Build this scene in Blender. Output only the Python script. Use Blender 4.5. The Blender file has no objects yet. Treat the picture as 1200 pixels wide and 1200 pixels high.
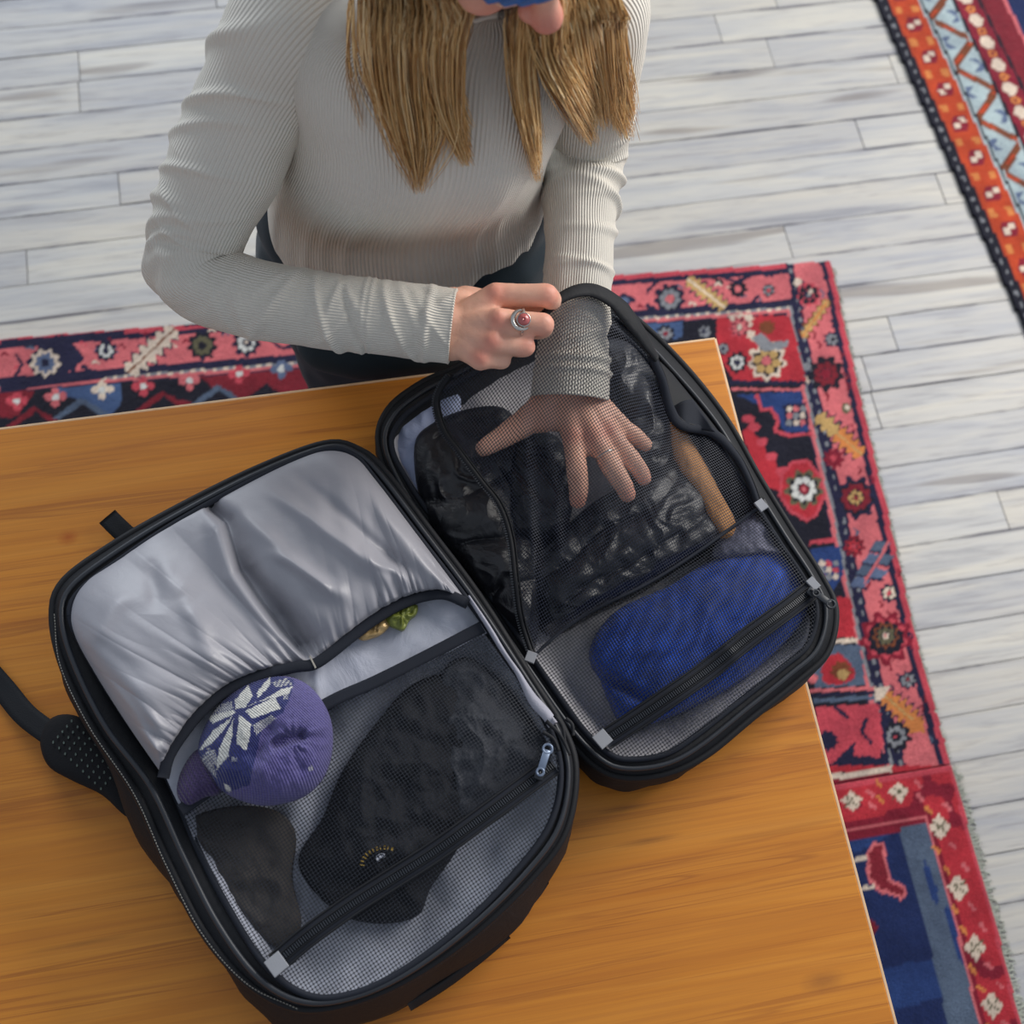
import bpy, math, random
import numpy as np
from mathutils import Vector, Matrix
from mathutils.bvhtree import BVHTree
random.seed(5); rng = np.random.default_rng(5)
R = math.radians
scene = bpy.context.scene
COL = scene.collection

# ------------------------------------------------------------------ camera, world, lights, exposure
CAM = np.array([0.0, 0.0, 2.02]); FPX = 1500.0
def cam_axes(pitch, roll, yaw):
    fw = np.array([math.sin(yaw)*math.cos(pitch), math.cos(yaw)*math.cos(pitch), -math.sin(pitch)])
    rt = np.array([math.cos(yaw), -math.sin(yaw), 0.0]); up = np.cross(rt, fw)
    return math.cos(roll)*rt+math.sin(roll)*up, -math.sin(roll)*rt+math.cos(roll)*up, fw
RT, UP, FW = cam_axes(R(67.4457), R(8.0843), R(17.2876))
cd = bpy.data.cameras.new('camera'); cam = bpy.data.objects.new('camera', cd); COL.objects.link(cam)
cd.sensor_width = 36; cd.lens = 45.0; cd.clip_start = 0.02
cam.matrix_world = Matrix(((RT[0], UP[0], -FW[0], CAM[0]), (RT[1], UP[1], -FW[1], CAM[1]), (RT[2], UP[2], -FW[2], CAM[2]), (0, 0, 0, 1)))
scene.camera = cam
cd.dof.use_dof = True; cd.dof.focus_distance = 1.28; cd.dof.aperture_fstop = 5.6

w = bpy.data.worlds.new('room_light'); scene.world = w; w.use_nodes = True
wb = w.node_tree.nodes['Background']; wb.inputs[0].default_value = (0.80, 0.88, 1.0, 1); wb.inputs[1].default_value = 0.40
def area(name, loc, target, sx, sy, power, color):
    l = bpy.data.lights.new(name, 'AREA'); l.shape = 'RECTANGLE'; l.size = sx; l.size_y = sy; l.energy = power; l.color = color
    o = bpy.data.objects.new(name, l); COL.objects.link(o); o.location = loc
    o.rotation_euler = (Vector(target)-Vector(loc)).to_track_quat('-Z', 'Y').to_euler(); return o
area('window_light', (2.3, 1.5, 2.1), (0.2, 0.5, 0.6), 1.6, 1.5, 72, (1.0, 0.96, 0.91))
area('rear_window_light', (-0.8, 4.4, 2.6), (0.1, 0.9, 0.5), 2.4, 1.6, 88, (0.88, 0.94, 1.0))
vs = scene.view_settings
vs.view_transform = 'Standard'; vs.look = 'None'; vs.gamma = 1.0; vs.use_curve_mapping = False; vs.exposure = 0.08

# ------------------------------------------------------------------ helpers
def P(px, py, z):
    """the point at height z seen at (px, py)"""
    d = FW*FPX + RT*(px-600) - UP*(py-600)
    return CAM + d*(z-CAM[2])/d[2]
def Pv(px, py, z):
    px = np.asarray(px, float); py = np.asarray(py, float); z = np.asarray(z, float)
    d = FW*FPX + RT*(px-600)[..., None] - UP*(py-600)[..., None]
    return CAM + d*((z-CAM[2])/d[..., 2])[..., None]
def proj(p):
    d = np.asarray(p)-CAM; zz = d@FW; return np.stack([600+FPX*(d@RT)/zz, 600-FPX*(d@UP)/zz], -1)

def cr(pts, n, closed=False):
    """Catmull-Rom resample to n points, evenly by arc length"""
    p = np.asarray(pts, float)
    if closed: q = np.vstack([p[-1], p, p[0], p[1]])
    else: q = np.vstack([2*p[0]-p[1], p, 2*p[-1]-p[-2]])
    out = []
    for i in range(1, len(q)-2):
        t = np.linspace(0, 1, 12, endpoint=False)[:, None]; a, b, c, d = q[i-1], q[i], q[i+1], q[i+2]
        out.append(0.5*((2*b)+(-a+c)*t+(2*a-5*b+4*c-d)*t**2+(-a+3*b-3*c+d)*t**3))
    out = np.vstack(out+[q[-2][None] if not closed else out[0][:1]])
    s = np.r_[0, np.cumsum(np.linalg.norm(np.diff(out, axis=0), axis=1))]
    tt = np.linspace(0, s[-1], n+1)[:-1] if closed else np.linspace(0, s[-1], n)
    return np.stack([np.interp(tt, s, out[:, k]) for k in range(out.shape[1])], 1)
def crp(pts, per, closed=False):
    """Catmull-Rom with a fixed number of samples per span (keeps correspondence between loops)"""
    p = np.asarray(pts, float)
    q = np.vstack([p[-1], p, p[0], p[1]]) if closed else np.vstack([2*p[0]-p[1], p, 2*p[-1]-p[-2]])
    out = []
    for i in range(1, len(q)-2):
        t = np.linspace(0, 1, per, endpoint=False)[:, None]; a, b, c, d = q[i-1], q[i], q[i+1], q[i+2]
        out.append(0.5*((2*b)+(-a+c)*t+(2*a-5*b+4*c-d)*t**2+(-a+3*b-3*c+d)*t**3))
    if not closed: out.append(q[-2][None])
    return np.vstack(out)

def _h(ix, iy, s):
    v = np.sin(ix*127.1+iy*311.7+s*74.7)*43758.5453; return v-np.floor(v)
def noise(x, y, s=0):
    x = np.asarray(x, float); y = np.asarray(y, float); ix = np.floor(x); iy = np.floor(y); fx = x-ix; fy = y-iy
    fx = fx*fx*(3-2*fx); fy = fy*fy*(3-2*fy)
    return ((_h(ix, iy, s)*(1-fx)+_h(ix+1, iy, s)*fx)*(1-fy)+(_h(ix, iy+1, s)*(1-fx)+_h(ix+1, iy+1, s)*fx)*fy)*2-1
def fbm(x, y, s=0, o=3):
    return sum(noise(x*2**k, y*2**k, s+k)*0.5**k for k in range(o))
def ridge(x, y, s=0):
    return 1-np.abs(noise(x, y, s))*2

ORG = {}
def tag(o, label=None, cat=None, group=None, kind=None):
    if label: o['label'] = label
    if cat: o['category'] = cat
    if group: o['group'] = group
    if kind: o['kind'] = kind
    return o
def thing(name, loc, label, cat, group=None, kind=None):
    o = bpy.data.objects.new(name, None); COL.objects.link(o); o.location = loc; o.empty_display_size = 0.05
    ORG[o.name] = np.array(loc, float); return tag(o, label, cat, group, kind)
def mk(name, verts, faces, mat, parent=None, smooth=True, uv=None, col=None, origin=None, fcol=None, kind=None, label=None, wrap=None):
    v = np.asarray(verts, float).reshape(-1, 3)
    if parent is not None: org = ORG[parent.name]
    elif origin is not None: org = np.array(origin, float)
    else:
        mn, mx = v.min(0), v.max(0); org = np.array([(mn[0]+mx[0])/2, (mn[1]+mx[1])/2, mn[2]])
    me = bpy.data.meshes.new(name); me.from_pydata((v-org).tolist(), [], [list(map(int, f)) for f in faces]); me.materials.append(mat)
    if smooth: me.shade_smooth()
    if uv is not None:
        L = me.uv_layers.new(name='UVMap'); idx = np.empty(len(me.loops), int); me.loops.foreach_get('vertex_index', idx)
        q = np.asarray(uv, float).reshape(-1, 2)[idx]
        if wrap:   # faces that straddle the seam get their low side lifted by one turn
            ls = np.empty(len(me.polygons), int); lt = np.empty(len(me.polygons), int); me.polygons.foreach_get('loop_start', ls); me.polygons.foreach_get('loop_total', lt); fi = np.repeat(np.arange(len(ls)), lt)
            mx_ = np.maximum.reduceat(q[:, 0], ls)[fi]; mn_ = np.minimum.reduceat(q[:, 0], ls)[fi]; q[(mx_-mn_ > wrap*0.5) & (q[:, 0] < mn_+wrap*0.25), 0] += wrap
        L.data.foreach_set('uv', q.ravel())
    if col is not None:
        A = me.color_attributes.new('Col', 'FLOAT_COLOR', 'POINT'); c = np.ones((len(v), 4)); c[:, :3] = col; A.data.foreach_set('color', c.ravel())
    o = bpy.data.objects.new(name, me); COL.objects.link(o)
    if parent is not None: o.parent = parent; ORG[o.name] = org
    else: o.location = org; ORG[o.name] = org
    if kind: o['kind'] = kind
    if label: o['label'] = label
    return o
def gridf(n, m, cu=False, cv=False, off=0, flip=False):
    """faces of an n x m vertex grid (index i*m+j)"""
    i = np.arange(n if cu else n-1); j = np.arange(m if cv else m-1); I, J = np.meshgrid(i, j, indexing='ij')
    I2 = (I+1) % n; J2 = (J+1) % m
    f = np.stack([I*m+J, I2*m+J, I2*m+J2, I*m+J2], -1).reshape(-1, 4)+off
    return f[:, ::-1] if flip else f

def tube_data(path, rad, n=10, ell=1.0, ref=(0, -0.35, 1), caps=True, disp=None):
    path = np.asarray(path, float); k = len(path); rad = np.interp(np.linspace(0, 1, k), np.linspace(0, 1, len(np.atleast_1d(rad))), np.atleast_1d(rad))
    T = np.gradient(path, axis=0); T /= np.linalg.norm(T, axis=1)[:, None]+1e-12
    N = np.zeros_like(T); rf = np.array(ref, float); a = rf-(rf@T[0])*T[0]
    if np.linalg.norm(a) < 1e-4: a = np.cross(T[0], [1, 0, 0.1])
    N[0] = a/np.linalg.norm(a)
    for i in range(1, k):
        a = N[i-1]-(N[i-1]@T[i])*T[i]; N[i] = a/np.linalg.norm(a)
    B = np.cross(T, N); th = np.arange(n)/n*2*math.pi
    r = np.broadcast_to(rad[:, None], (k, n)).copy()
    s = np.r_[0, np.cumsum(np.linalg.norm(np.diff(path, axis=0), axis=1))]
    if disp is not None: r = r+disp(s[:, None], th[None, :])
    V = path[:, None]+r[..., None]*(np.cos(th)[None, :, None]*N[:, None]*ell+np.sin(th)[None, :, None]*B[:, None])
    F = [tuple(f) for f in gridf(k, n, cv=True)]
    V = V.reshape(-1, 3); uv = np.stack(np.broadcast_arrays(th[None, :]/(2*math.pi), s[:, None]), -1).reshape(-1, 2)
    if caps:
        V = np.vstack([V, path[0]-T[0]*0, path[-1]]); uv = np.vstack([uv, [0, 0], [0, s[-1]]]); a = k*n
        F += [(a, j, (j+1) % n) [::-1] for j in range(n)]; F += [(a+1, (k-1)*n+j, (k-1)*n+(j+1) % n) for j in range(n)]
    return V, F, uv
class MB:
    def __init__(s): s.v = []; s.f = []; s.n = 0; s.uv = []
    def add(s, V, F, uv=None):
        V = np.asarray(V, float); s.v.append(V); s.f += [tuple(int(i)+s.n for i in f) for f in F]; s.n += len(V)
        s.uv.append(np.zeros((len(V), 2)) if uv is None else np.asarray(uv)); return s
    def tube(s, path, rad, n=8, **k): return s.add(*tube_data(path, rad, n, **k))
    def box(s, c, half, ax=None, bev=0.0):
        c = np.array(c, float); A = np.eye(3) if ax is None else np.array(ax, float); h = np.array(half, float)
        if bev <= 0:
            q = np.array([(x, y, z) for z in (-1, 1) for x, y in ((-1, -1), (1, -1), (1, 1), (-1, 1))], float)*h
            return s.add(c+q@A, [(3, 2, 1, 0), (4, 5, 6, 7), (0, 1, 5, 4), (1, 2, 6, 5), (2, 3, 7, 6), (3, 0, 4, 7)])
        q = []
        for z, sh in ((-1, 0), (1-bev/h[2], 0), (1, bev)):
            for x, y in ((-1, -1), (1, -1), (1, 1), (-1, 1)): q.append((x*(h[0]-sh), y*(h[1]-sh), z*h[2]))
        return s.add(c+np.array(q)@A, [(3, 2, 1, 0), (8, 9, 10, 11)]+[(a+i, a+(i+1) % 4, a+4+(i+1) % 4, a+4+i) for a in (0, 4) for i in range(4)])
    def ell(s, c, rad, ax=None, n=16, m=10):
        th = np.arange(n)/n*2*math.pi; ph = np.linspace(0, math.pi, m+1)[1:-1]
        q = np.stack([np.sin(ph)[:, None]*np.cos(th), np.sin(ph)[:, None]*np.sin(th), np.cos(ph)[:, None]+0*th], -1).reshape(-1, 3)
        q = np.vstack([q, [0, 0, 1], [0, 0, -1]])*np.array(rad); A = np.eye(3) if ax is None else np.array(ax, float); a = (m-1)*n
        F = [tuple(f)[::-1] for f in gridf(m-1, n, cv=True)][::1]
        F = [tuple(x[::-1]) for x in F]; F = [x[::-1] for x in F]
        F += [(a, j, (j+1) % n) for j in range(n)]+[(a+1, a-n+(j+1) % n, a-n+j) for j in range(n)]
        return s.add(np.array(c, float)+q@A, F)
    def caps(s, pts, rads, n=14, ell=1.0, ref=(0, -0.35, 1), smooth=True):
        """rounded, tapered chain through the points (closed)"""
        pts = np.asarray(pts, float); rads = np.asarray(rads, float)
        if len(pts) > 2 and smooth:
            pr = crp(np.hstack([pts, rads[:, None]]), 5); pts, rads = pr[:, :3], pr[:, 3]
        else:
            t = np.linspace(0, 1, 7); k = len(pts)-1; tt = np.linspace(0, k, 6*k+1)
            pts, rads = np.stack([np.interp(tt, range(k+1), pts[:, j]) for j in range(3)], 1), np.interp(tt, range(k+1), rads)
        d0 = pts[0]-pts[1]; d0 /= np.linalg.norm(d0); d1 = pts[-1]-pts[-2]; d1 /= np.linalg.norm(d1)
        a = np.array([80, 60, 40, 20])*math.pi/180
        P0 = [pts[0]+d0*rads[0]*math.sin(x) for x in a]; R0 = [rads[0]*math.cos(x) for x in a]
        P1 = [pts[-1]+d1*rads[-1]*math.sin(x) for x in a[::-1]]; R1 = [rads[-1]*math.cos(x) for x in a[::-1]]
        path = np.vstack([P0, pts, P1]); rr = np.r_[R0, rads, R1]
        V, F, uv = tube_data(path, np.ones(2), n, ell, ref)
        # rebuild with exact radii
        k = len(path); c = np.repeat(path, n, 0); V[:k*n] = c+(V[:k*n]-c)*np.repeat(rr, n)[:, None]
        return s.add(V, F, uv)
    def build(s, name, mat, parent=None, uv=False, **k): return mk(name, np.vstack(s.v), s.f, mat, parent, uv=np.vstack(s.uv) if uv else None, **k)

def remesh(mb, voxel, smooth=6, fac=0.5):
    """fuse overlapping closed pieces into one continuous surface; returns verts, faces"""
    me = bpy.data.meshes.new('tmp'); me.from_pydata(np.vstack(mb.v).tolist(), [], [list(f) for f in mb.f])
    o = bpy.data.objects.new('tmp', me); COL.objects.link(o)
    m = o.modifiers.new('r', 'REMESH'); m.mode = 'VOXEL'; m.voxel_size = voxel
    if smooth: q = o.modifiers.new('s', 'SMOOTH'); q.iterations = smooth; q.factor = fac
    dg = bpy.context.evaluated_depsgraph_get(); dg.update(); ev = bpy.data.meshes.new_from_object(o.evaluated_get(dg))
    v = np.empty(len(ev.vertices)*3); ev.vertices.foreach_get('co', v); F = [tuple(p.vertices) for p in ev.polygons]
    bpy.data.objects.remove(o); bpy.data.meshes.remove(me); bpy.data.meshes.remove(ev)
    return v.reshape(-1, 3), F
def coons(top, bottom, left, right, n, m):
    """px patch: top and bottom run left to right, left and right run top to bottom"""
    T = cr(top, n); B = cr(bottom, n); L = cr(left, m); Rr = cr(right, m)
    u = np.linspace(0, 1, n)[:, None, None]; v = np.linspace(0, 1, m)[None, :, None]
    S = (1-v)*T[:, None]+v*B[:, None]+(1-u)*L[None]+u*Rr[None]
    S -= (1-u)*(1-v)*T[0]+u*(1-v)*T[-1]+(1-u)*v*B[0]+u*v*B[-1]
    return S
def rbf(pts, sig=70.0):
    c = np.array(pts, float); A = np.exp(-((c[:, None, :2]-c[None, :, :2])**2).sum(-1)/(2*sig*sig))+np.eye(len(c))*0.02
    m = c[:, 2].mean(); wgt = np.linalg.solve(A, c[:, 2]-m)
    def f(x, y):
        x = np.asarray(x, float); y = np.asarray(y, float)
        return m+(np.exp(-((x[..., None]-c[:, 0])**2+(y[..., None]-c[:, 1])**2)/(2*sig*sig))*wgt).sum(-1)
    return f

# ------------------------------------------------------------------ materials
def srgb(r, g, b):
    return tuple(((c/255)/12.92 if c/255 <= 0.04045 else ((c/255+0.055)/1.055)**2.4) for c in (r, g, b))
class NT:
    def __init__(s, name):
        s.m = bpy.data.materials.new(name); s.m.use_nodes = True; s.t = s.m.node_tree; s.b = s.t.nodes['Principled BSDF']; s.out = s.t.nodes['Material Output']
    def n(s, typ, **k):
        x = s.t.nodes.new('ShaderNode'+typ)
        for a, b in k.items(): setattr(x, a, b)
        return x
    def l(s, a, b): s.t.links.new(a, b)
    def math(s, op, a, b=None, c=None):
        x = s.n('Math', operation=op)
        for i, v in enumerate((a, b, c)):
            if v is None: continue
            if hasattr(v, 'links'): s.l(v, x.inputs[i])
            else: x.inputs[i].default_value = v
        return x.outputs[0]
    def coord(s, which='Object', scale=(1, 1, 1), rot=(0, 0, 0)):
        c = s.n('TexCoord'); mp = s.n('Mapping'); mp.inputs['Scale'].default_value = scale; mp.inputs['Rotation'].default_value = rot
        s.l(c.outputs[which], mp.inputs[0]); return mp.outputs[0]
    def world(s, scale=(1, 1, 1), rot=(0, 0, 0)):
        c = s.n('NewGeometry'); mp = s.n('Mapping'); mp.inputs['Scale'].default_value = scale; mp.inputs['Rotation'].default_value = rot
        s.l(c.outputs['Position'], mp.inputs[0]); return mp.outputs[0]
    def noise(s, vec, scale, detail=3, rough=0.5, dist=0):
        x = s.n('TexNoise'); s.l(vec, x.inputs['Vector']); x.inputs['Scale'].default_value = scale; x.inputs['Detail'].default_value = detail
        x.inputs['Roughness'].default_value = rough; x.inputs['Distortion'].default_value = dist; return x.outputs['Fac']
    def ramp(s, fac, stops, interp='LINEAR'):
        x = s.n('ValToRGB'); x.color_ramp.interpolation = interp; e = x.color_ramp.elements
        while len(e) < len(stops): e.new(0.5)
        for i, (p, c) in enumerate(stops): e[i].position = p; e[i].color = (*c, 1) if len(c) == 3 else c
        s.l(fac, x.inputs[0]); return x.outputs[0]
    def mix(s, fac, a, b, mode='MIX'):
        x = s.n('Mix', data_type='RGBA', blend_type=mode)
        for sock, v in ((x.inputs[0], fac), (x.inputs[6], a), (x.inputs[7], b)):
            if hasattr(v, 'links'): s.l(v, sock)
            elif isinstance(v, (int, float)): sock.default_value = v
            else: sock.default_value = (*v[:3], 1)
        return x.outputs[2]
    def bump(s, h, dist, strength=1.0, prev=None):
        x = s.n('Bump'); x.inputs['Distance'].default_value = dist; x.inputs['Strength'].default_value = strength; s.l(h, x.inputs['Height'])
        if prev is not None: s.l(prev, x.inputs['Normal'])
        return x.outputs[0]
    def fin(s, col=None, rough=None, normal=None, **k):
        for nm, v in (('Base Color', col), ('Roughness', rough), ('Normal', normal)):
            if v is None: continue
            if hasattr(v, 'links'): s.l(v, s.b.inputs[nm])
            elif isinstance(v, (int, float)): s.b.inputs[nm].default_value = v
            else: s.b.inputs[nm].default_value = (*v[:3], 1)
        for a, b in k.items(): s.b.inputs[a.replace('_', ' ')].default_value = b
        return s.m

def fabric(name, col, rough=0.85, weave=900, wd=0.0003, sheen=0.0, var=0.15, spec=0.3, crinkle=0.0, cs=60):
    t = NT(name); c = t.coord(); n1 = t.noise(c, 14, 3); col2 = tuple(x*(1-var) for x in col); col1 = tuple(min(1, x*(1+var)) for x in col)
    base = t.ramp(n1, [(0.3, col2), (0.7, col1)]); h = t.noise(c, weave, 1)
    nm = t.bump(h, wd, 0.6)
    if crinkle: nm = t.bump(t.noise(c, cs, 4, 0.6, 1.2), crinkle, 0.9, nm)
    return t.fin(base, rough, nm, Sheen_Weight=sheen, Specular_IOR_Level=spec)

def m_floor():
    t = NT('whitewashed_pine'); oi = t.n('ObjectInfo'); c = t.n('NewGeometry')
    off = t.n('VectorMath', operation='MULTIPLY_ADD'); rv = t.n('CombineXYZ'); t.l(oi.outputs['Random'], rv.inputs[0]); t.l(oi.outputs['Random'], rv.inputs[2])
    t.l(rv.outputs[0], off.inputs[0]); off.inputs[1].default_value = (37, 0, 19); t.l(c.outputs['Position'], off.inputs[2])
    mp = t.n('Mapping'); mp.inputs['Scale'].default_value = (1, 14, 1); t.l(off.outputs[0], mp.inputs[0]); v = mp.outputs[0]
    g = t.noise(v, 2.2, 5, 0.62, 0.7); g2 = t.noise(v, 9, 4, 0.6, 0.3)
    base = t.ramp(g, [(0.25, srgb(140, 142, 150)), (0.42, srgb(176, 177, 180)), (0.60, srgb(193, 191, 186)), (0.8, srgb(164, 164, 171))])
    base = t.mix(t.ramp(g2, [(0.30, (0.55,)*3), (0.46, (0,)*3)]), base, srgb(148, 146, 150))
    knot = t.noise(v, 1.3, 2, 0.5, 0.2); base = t.mix(t.ramp(knot, [(0.655, (0,)*3), (0.70, (0.6,)*3)]), base, srgb(120, 112, 108))
    tint = t.ramp(oi.outputs['Random'], [(0.0, srgb(228, 230, 236)), (0.5, srgb(246, 243, 238)), (1.0, srgb(250, 249, 246))])
    base = t.mix(1.0, base, tint, 'MULTIPLY')
    sy = t.n('SeparateXYZ'); t.l(t.world((1, 1, 1), (0, 0, R(-0.6))), sy.inputs[0])
    fr = t.math('FRACT', t.math('DIVIDE', t.math('SUBTRACT', sy.outputs[1], 1.447), 0.0745)); ed = t.math('ABSOLUTE', t.math('SUBTRACT', fr, 0.5))
    gr = t.noise(t.world((1.6, 9, 1)), 2.6, 4, 0.65, 0.6); g3 = t.math('MULTIPLY', t.ramp(ed, [(0.42, (0,)*3), (0.495, (1,)*3)]), t.ramp(gr, [(0.46, (0.06,)*3), (0.60, (0.95,)*3)]))
    base = t.mix(g3, base, srgb(98, 98, 108))
    cl = t.noise(t.world((0.8, 2.5, 1)), 2.0, 4, 0.6, 0.4); base = t.mix(1.0, base, t.ramp(cl, [(0.3, (0.86, 0.87, 0.90)), (0.55, (1.0, 0.99, 0.965)), (0.75, (1.04, 1.03, 1.0))]), 'MULTIPLY')
    return t.fin(base, t.ramp(g2, [(0.3, (0.55,)*3), (0.7, (0.42,)*3)]), t.bump(g2, 0.0012, 0.5), Specular_IOR_Level=0.35)
def m_table():
    t = NT('varnished_pine'); rt_ = (0, 0, R(1.5))
    g0 = t.noise(t.world((0.55, 9, 1), rt_), 3.2, 4, 0.55, 0.9); base = t.ramp(g0, [(0.28, srgb(192, 116, 38)), (0.5, srgb(210, 134, 46)), (0.72, srgb(220, 146, 56))])
    g1 = t.noise(t.world((0.35, 16, 1), rt_), 4.0, 3, 0.5, 1.1); base = t.mix(t.ramp(g1, [(0.60, (0,)*3), (0.645, (0.55,)*3), (0.69, (0,)*3)]), base, srgb(150, 84, 34))
    g4 = t.noise(t.world((0.5, 22, 1.7), rt_), 3.0, 3, 0.5, 0.8); base = t.mix(t.ramp(g4, [(0.36, (0,)*3), (0.39, (0.4,)*3), (0.43, (0,)*3)]), base, srgb(160, 92, 38))
    f = t.noise(t.world((1, 70, 1), rt_), 4.5, 4, 0.6, 0.3); base = t.mix(t.ramp(f, [(0.35, (0.32,)*3), (0.6, (0,)*3)]), base, srgb(176, 106, 46))
    vo = t.n('TexVoronoi'); vo.inputs['Scale'].default_value = 2.1; t.l(t.world((1, 3.2, 1)), vo.inputs['Vector'])
    base = t.mix(t.ramp(vo.outputs['Distance'], [(0.012, (0.8,)*3), (0.05, (0,)*3)]), base, srgb(165, 78, 22))
    dk = t.noise(t.world((1, 9, 1)), 3.4, 2, 0.4, 0.5); base = t.mix(t.ramp(dk, [(0.70, (0,)*3), (0.80, (0.4,)*3)]), base, srgb(130, 80, 42))
    for (kx, ky, sx, sy, inner, cc, am) in ((80, 630, 0.011, 0.0085, 0.2, (176, 84, 18), 0.8), (965, 1150, 0.022, 0.010, 0.3, (150, 92, 44), 0.55), (735, 947, 0.028, 0.0035, 0.1, (112, 70, 38), 0.6), (760, 985, 0.034, 0.0035, 0.1, (112, 70, 38), 0.6), (920, 842, 0.026, 0.0030, 0.1, (124, 76, 38), 0.55), (860, 428, 0.012, 0.003, 0.1, (124, 76, 38), 0.4), (100, 1105, 0.05, 0.003, 0.1, (112, 66, 34), 0.5)):
        p0 = P(kx, ky, 0.72); mp = t.n('Mapping'); mp.vector_type = 'POINT'; mp.inputs['Location'].default_value = (-p0[0]/sx, -p0[1]/sy, 0); mp.inputs['Scale'].default_value = (1/sx, 1/sy, 0); g_ = t.n('NewGeometry'); t.l(g_.outputs['Position'], mp.inputs[0])
        ln = t.n('VectorMath', operation='LENGTH'); t.l(mp.outputs[0], ln.inputs[0]); dd = t.math('ADD', ln.outputs['Value'], t.math('MULTIPLY', t.noise(mp.outputs[0], 1.6, 3), 0.5))
        base = t.mix(t.ramp(t.math('MULTIPLY', dd, 0.6), [(inner, (am,)*3), (0.85, (0,)*3)]), base, srgb(*cc))
    return t.fin(base, 0.40, t.bump(f, 0.0003, 0.3), Specular_IOR_Level=0.35, Coat_Weight=0.08, Coat_Roughness=0.25)
def m_rug():
    t = NT('wool_pile'); a = t.n('Attribute'); a.attribute_name = 'Col'; c = t.coord()
    n1 = t.noise(c, 420, 2, 0.6); n2 = t.noise(c, 16, 4, 0.6)
    base = t.mix(1.0, a.outputs['Color'], t.ramp(n1, [(0.25, (0.62,)*3), (0.7, (1.15,)*3)]), 'MULTIPLY')
    base = t.mix(1.0, base, t.ramp(n2, [(0.3, (0.68, 0.68, 0.73)), (0.7, (1.12,)*3)]), 'MULTIPLY')
    return t.fin(base, 0.95, t.bump(n1, 0.003, 0.8), Sheen_Weight=0.15, Specular_IOR_Level=0.1)
def m_net(name, period, col, lo=0.10, hi=0.34, rot=0.0):
    t = NT(name); uv = t.coord('UV', (1/period, 1/period, 1), (0, 0, rot)); sp = t.n('SeparateXYZ'); t.l(uv, sp.inputs[0])
    row = t.math('MULTIPLY', sp.outputs[1], 0.0)
    a = t.math('ABSOLUTE', t.math('SINE', t.math('MULTIPLY', t.math('ADD', sp.outputs[0], row), math.pi)))
    b = t.math('ABSOLUTE', t.math('SINE', t.math('MULTIPLY', sp.outputs[1], math.pi)))
    h = t.math('MULTIPLY', a, b); mr = t.n('MapRange'); mr.interpolation_type = 'SMOOTHSTEP'; mr.inputs['From Min'].default_value = lo; mr.inputs['From Max'].default_value = hi; t.l(h, mr.inputs[0])
    tr = t.n('BsdfTransparent'); mx = t.n('MixShader'); t.fin(col, 0.62, None, Specular_IOR_Level=0.35)
    t.l(mr.outputs[0], mx.inputs[0]); t.l(t.b.outputs[0], mx.inputs[1]); t.l(tr.outputs[0], mx.inputs[2]); t.l(mx.outputs[0], t.out.inputs[0]); return t.m
def m_rib(name, col, n_around, dist=0.0006, along=False):
    t = NT(name); uv = t.coord('UV', (n_around, 1, 1)); sp = t.n('SeparateXYZ'); t.l(uv, sp.inputs[0])
    s = t.math('SINE', t.math('MULTIPLY', sp.outputs[0], 2*math.pi)); c = t.coord(); n1 = t.noise(c, 9, 3)
    base = t.ramp(n1, [(0.3, tuple(x*0.93 for x in col)), (0.7, col)])
    base = t.mix(t.ramp(t.math('MULTIPLY_ADD', s, 0.5, 0.5), [(0.0, (0.22,)*3), (0.45, (0,)*3)]), base, tuple(x*0.72 for x in col))
    return t.fin(base, 0.9, t.bump(s, dist, 0.9, t.bump(t.noise(c, 700, 1), 0.0003, 0.4)), Sheen_Weight=0.12, Specular_IOR_Level=0.2)
def m_skin(name='skin'):
    t = NT(name); a = t.n('Attribute'); a.attribute_name = 'Col'; c = t.coord()
    n1 = t.noise(c, 30, 4, 0.6); n2 = t.noise(c, 260, 3, 0.6); n3 = t.noise(c, 75, 3, 0.6, 0.8)
    base = t.mix(1.0, a.outputs['Color'], t.ramp(n1, [(0.3, (0.90, 0.84, 0.84)), (0.7, (1.08, 1.06, 1.05))]), 'MULTIPLY')
    return t.fin(base, 0.48, t.bump(n3, 0.0011, 0.5, t.bump(n2, 0.0004, 0.5)), Subsurface_Weight=0.12, Subsurface_Radius=(1.0, 0.35, 0.2), Subsurface_Scale=0.006, Specular_IOR_Level=0.4)
def m_vcol(name, rough=0.9, scale=700, dist=0.0012, sheen=0.2, mode='knit'):
    t = NT(name); a = t.n('Attribute'); a.attribute_name = 'Col'; uv = t.coord('UV'); sp = t.n('SeparateXYZ'); t.l(uv, sp.inputs[0])
    s1 = t.math('SINE', t.math('MULTIPLY', sp.outputs[0], 2*math.pi)); s2 = t.math('SINE', t.math('MULTIPLY', sp.outputs[1], 2*math.pi)); h = t.math('MULTIPLY', s1, t.math('MULTIPLY_ADD', s2, 0.3, 0.7))
    c = t.coord(); n1 = t.noise(c, 500, 2)
    base = t.mix(1.0, a.outputs['Color'], t.ramp(n1, [(0.3, (0.78,)*3), (0.7, (1.15,)*3)]), 'MULTIPLY')
    base = t.mix(t.ramp(t.math('MULTIPLY_ADD', h, 0.5, 0.5), [(0.0, (0.45,)*3), (0.5, (0,)*3)]), base, t.mix(1.0, base, (0.45, 0.45, 0.5), 'MULTIPLY'))
    return t.fin(base, rough, t.bump(h, dist, 0.8, t.bump(n1, 0.0006, 0.6)), Sheen_Weight=sheen, Specular_IOR_Level=0.15)
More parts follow.
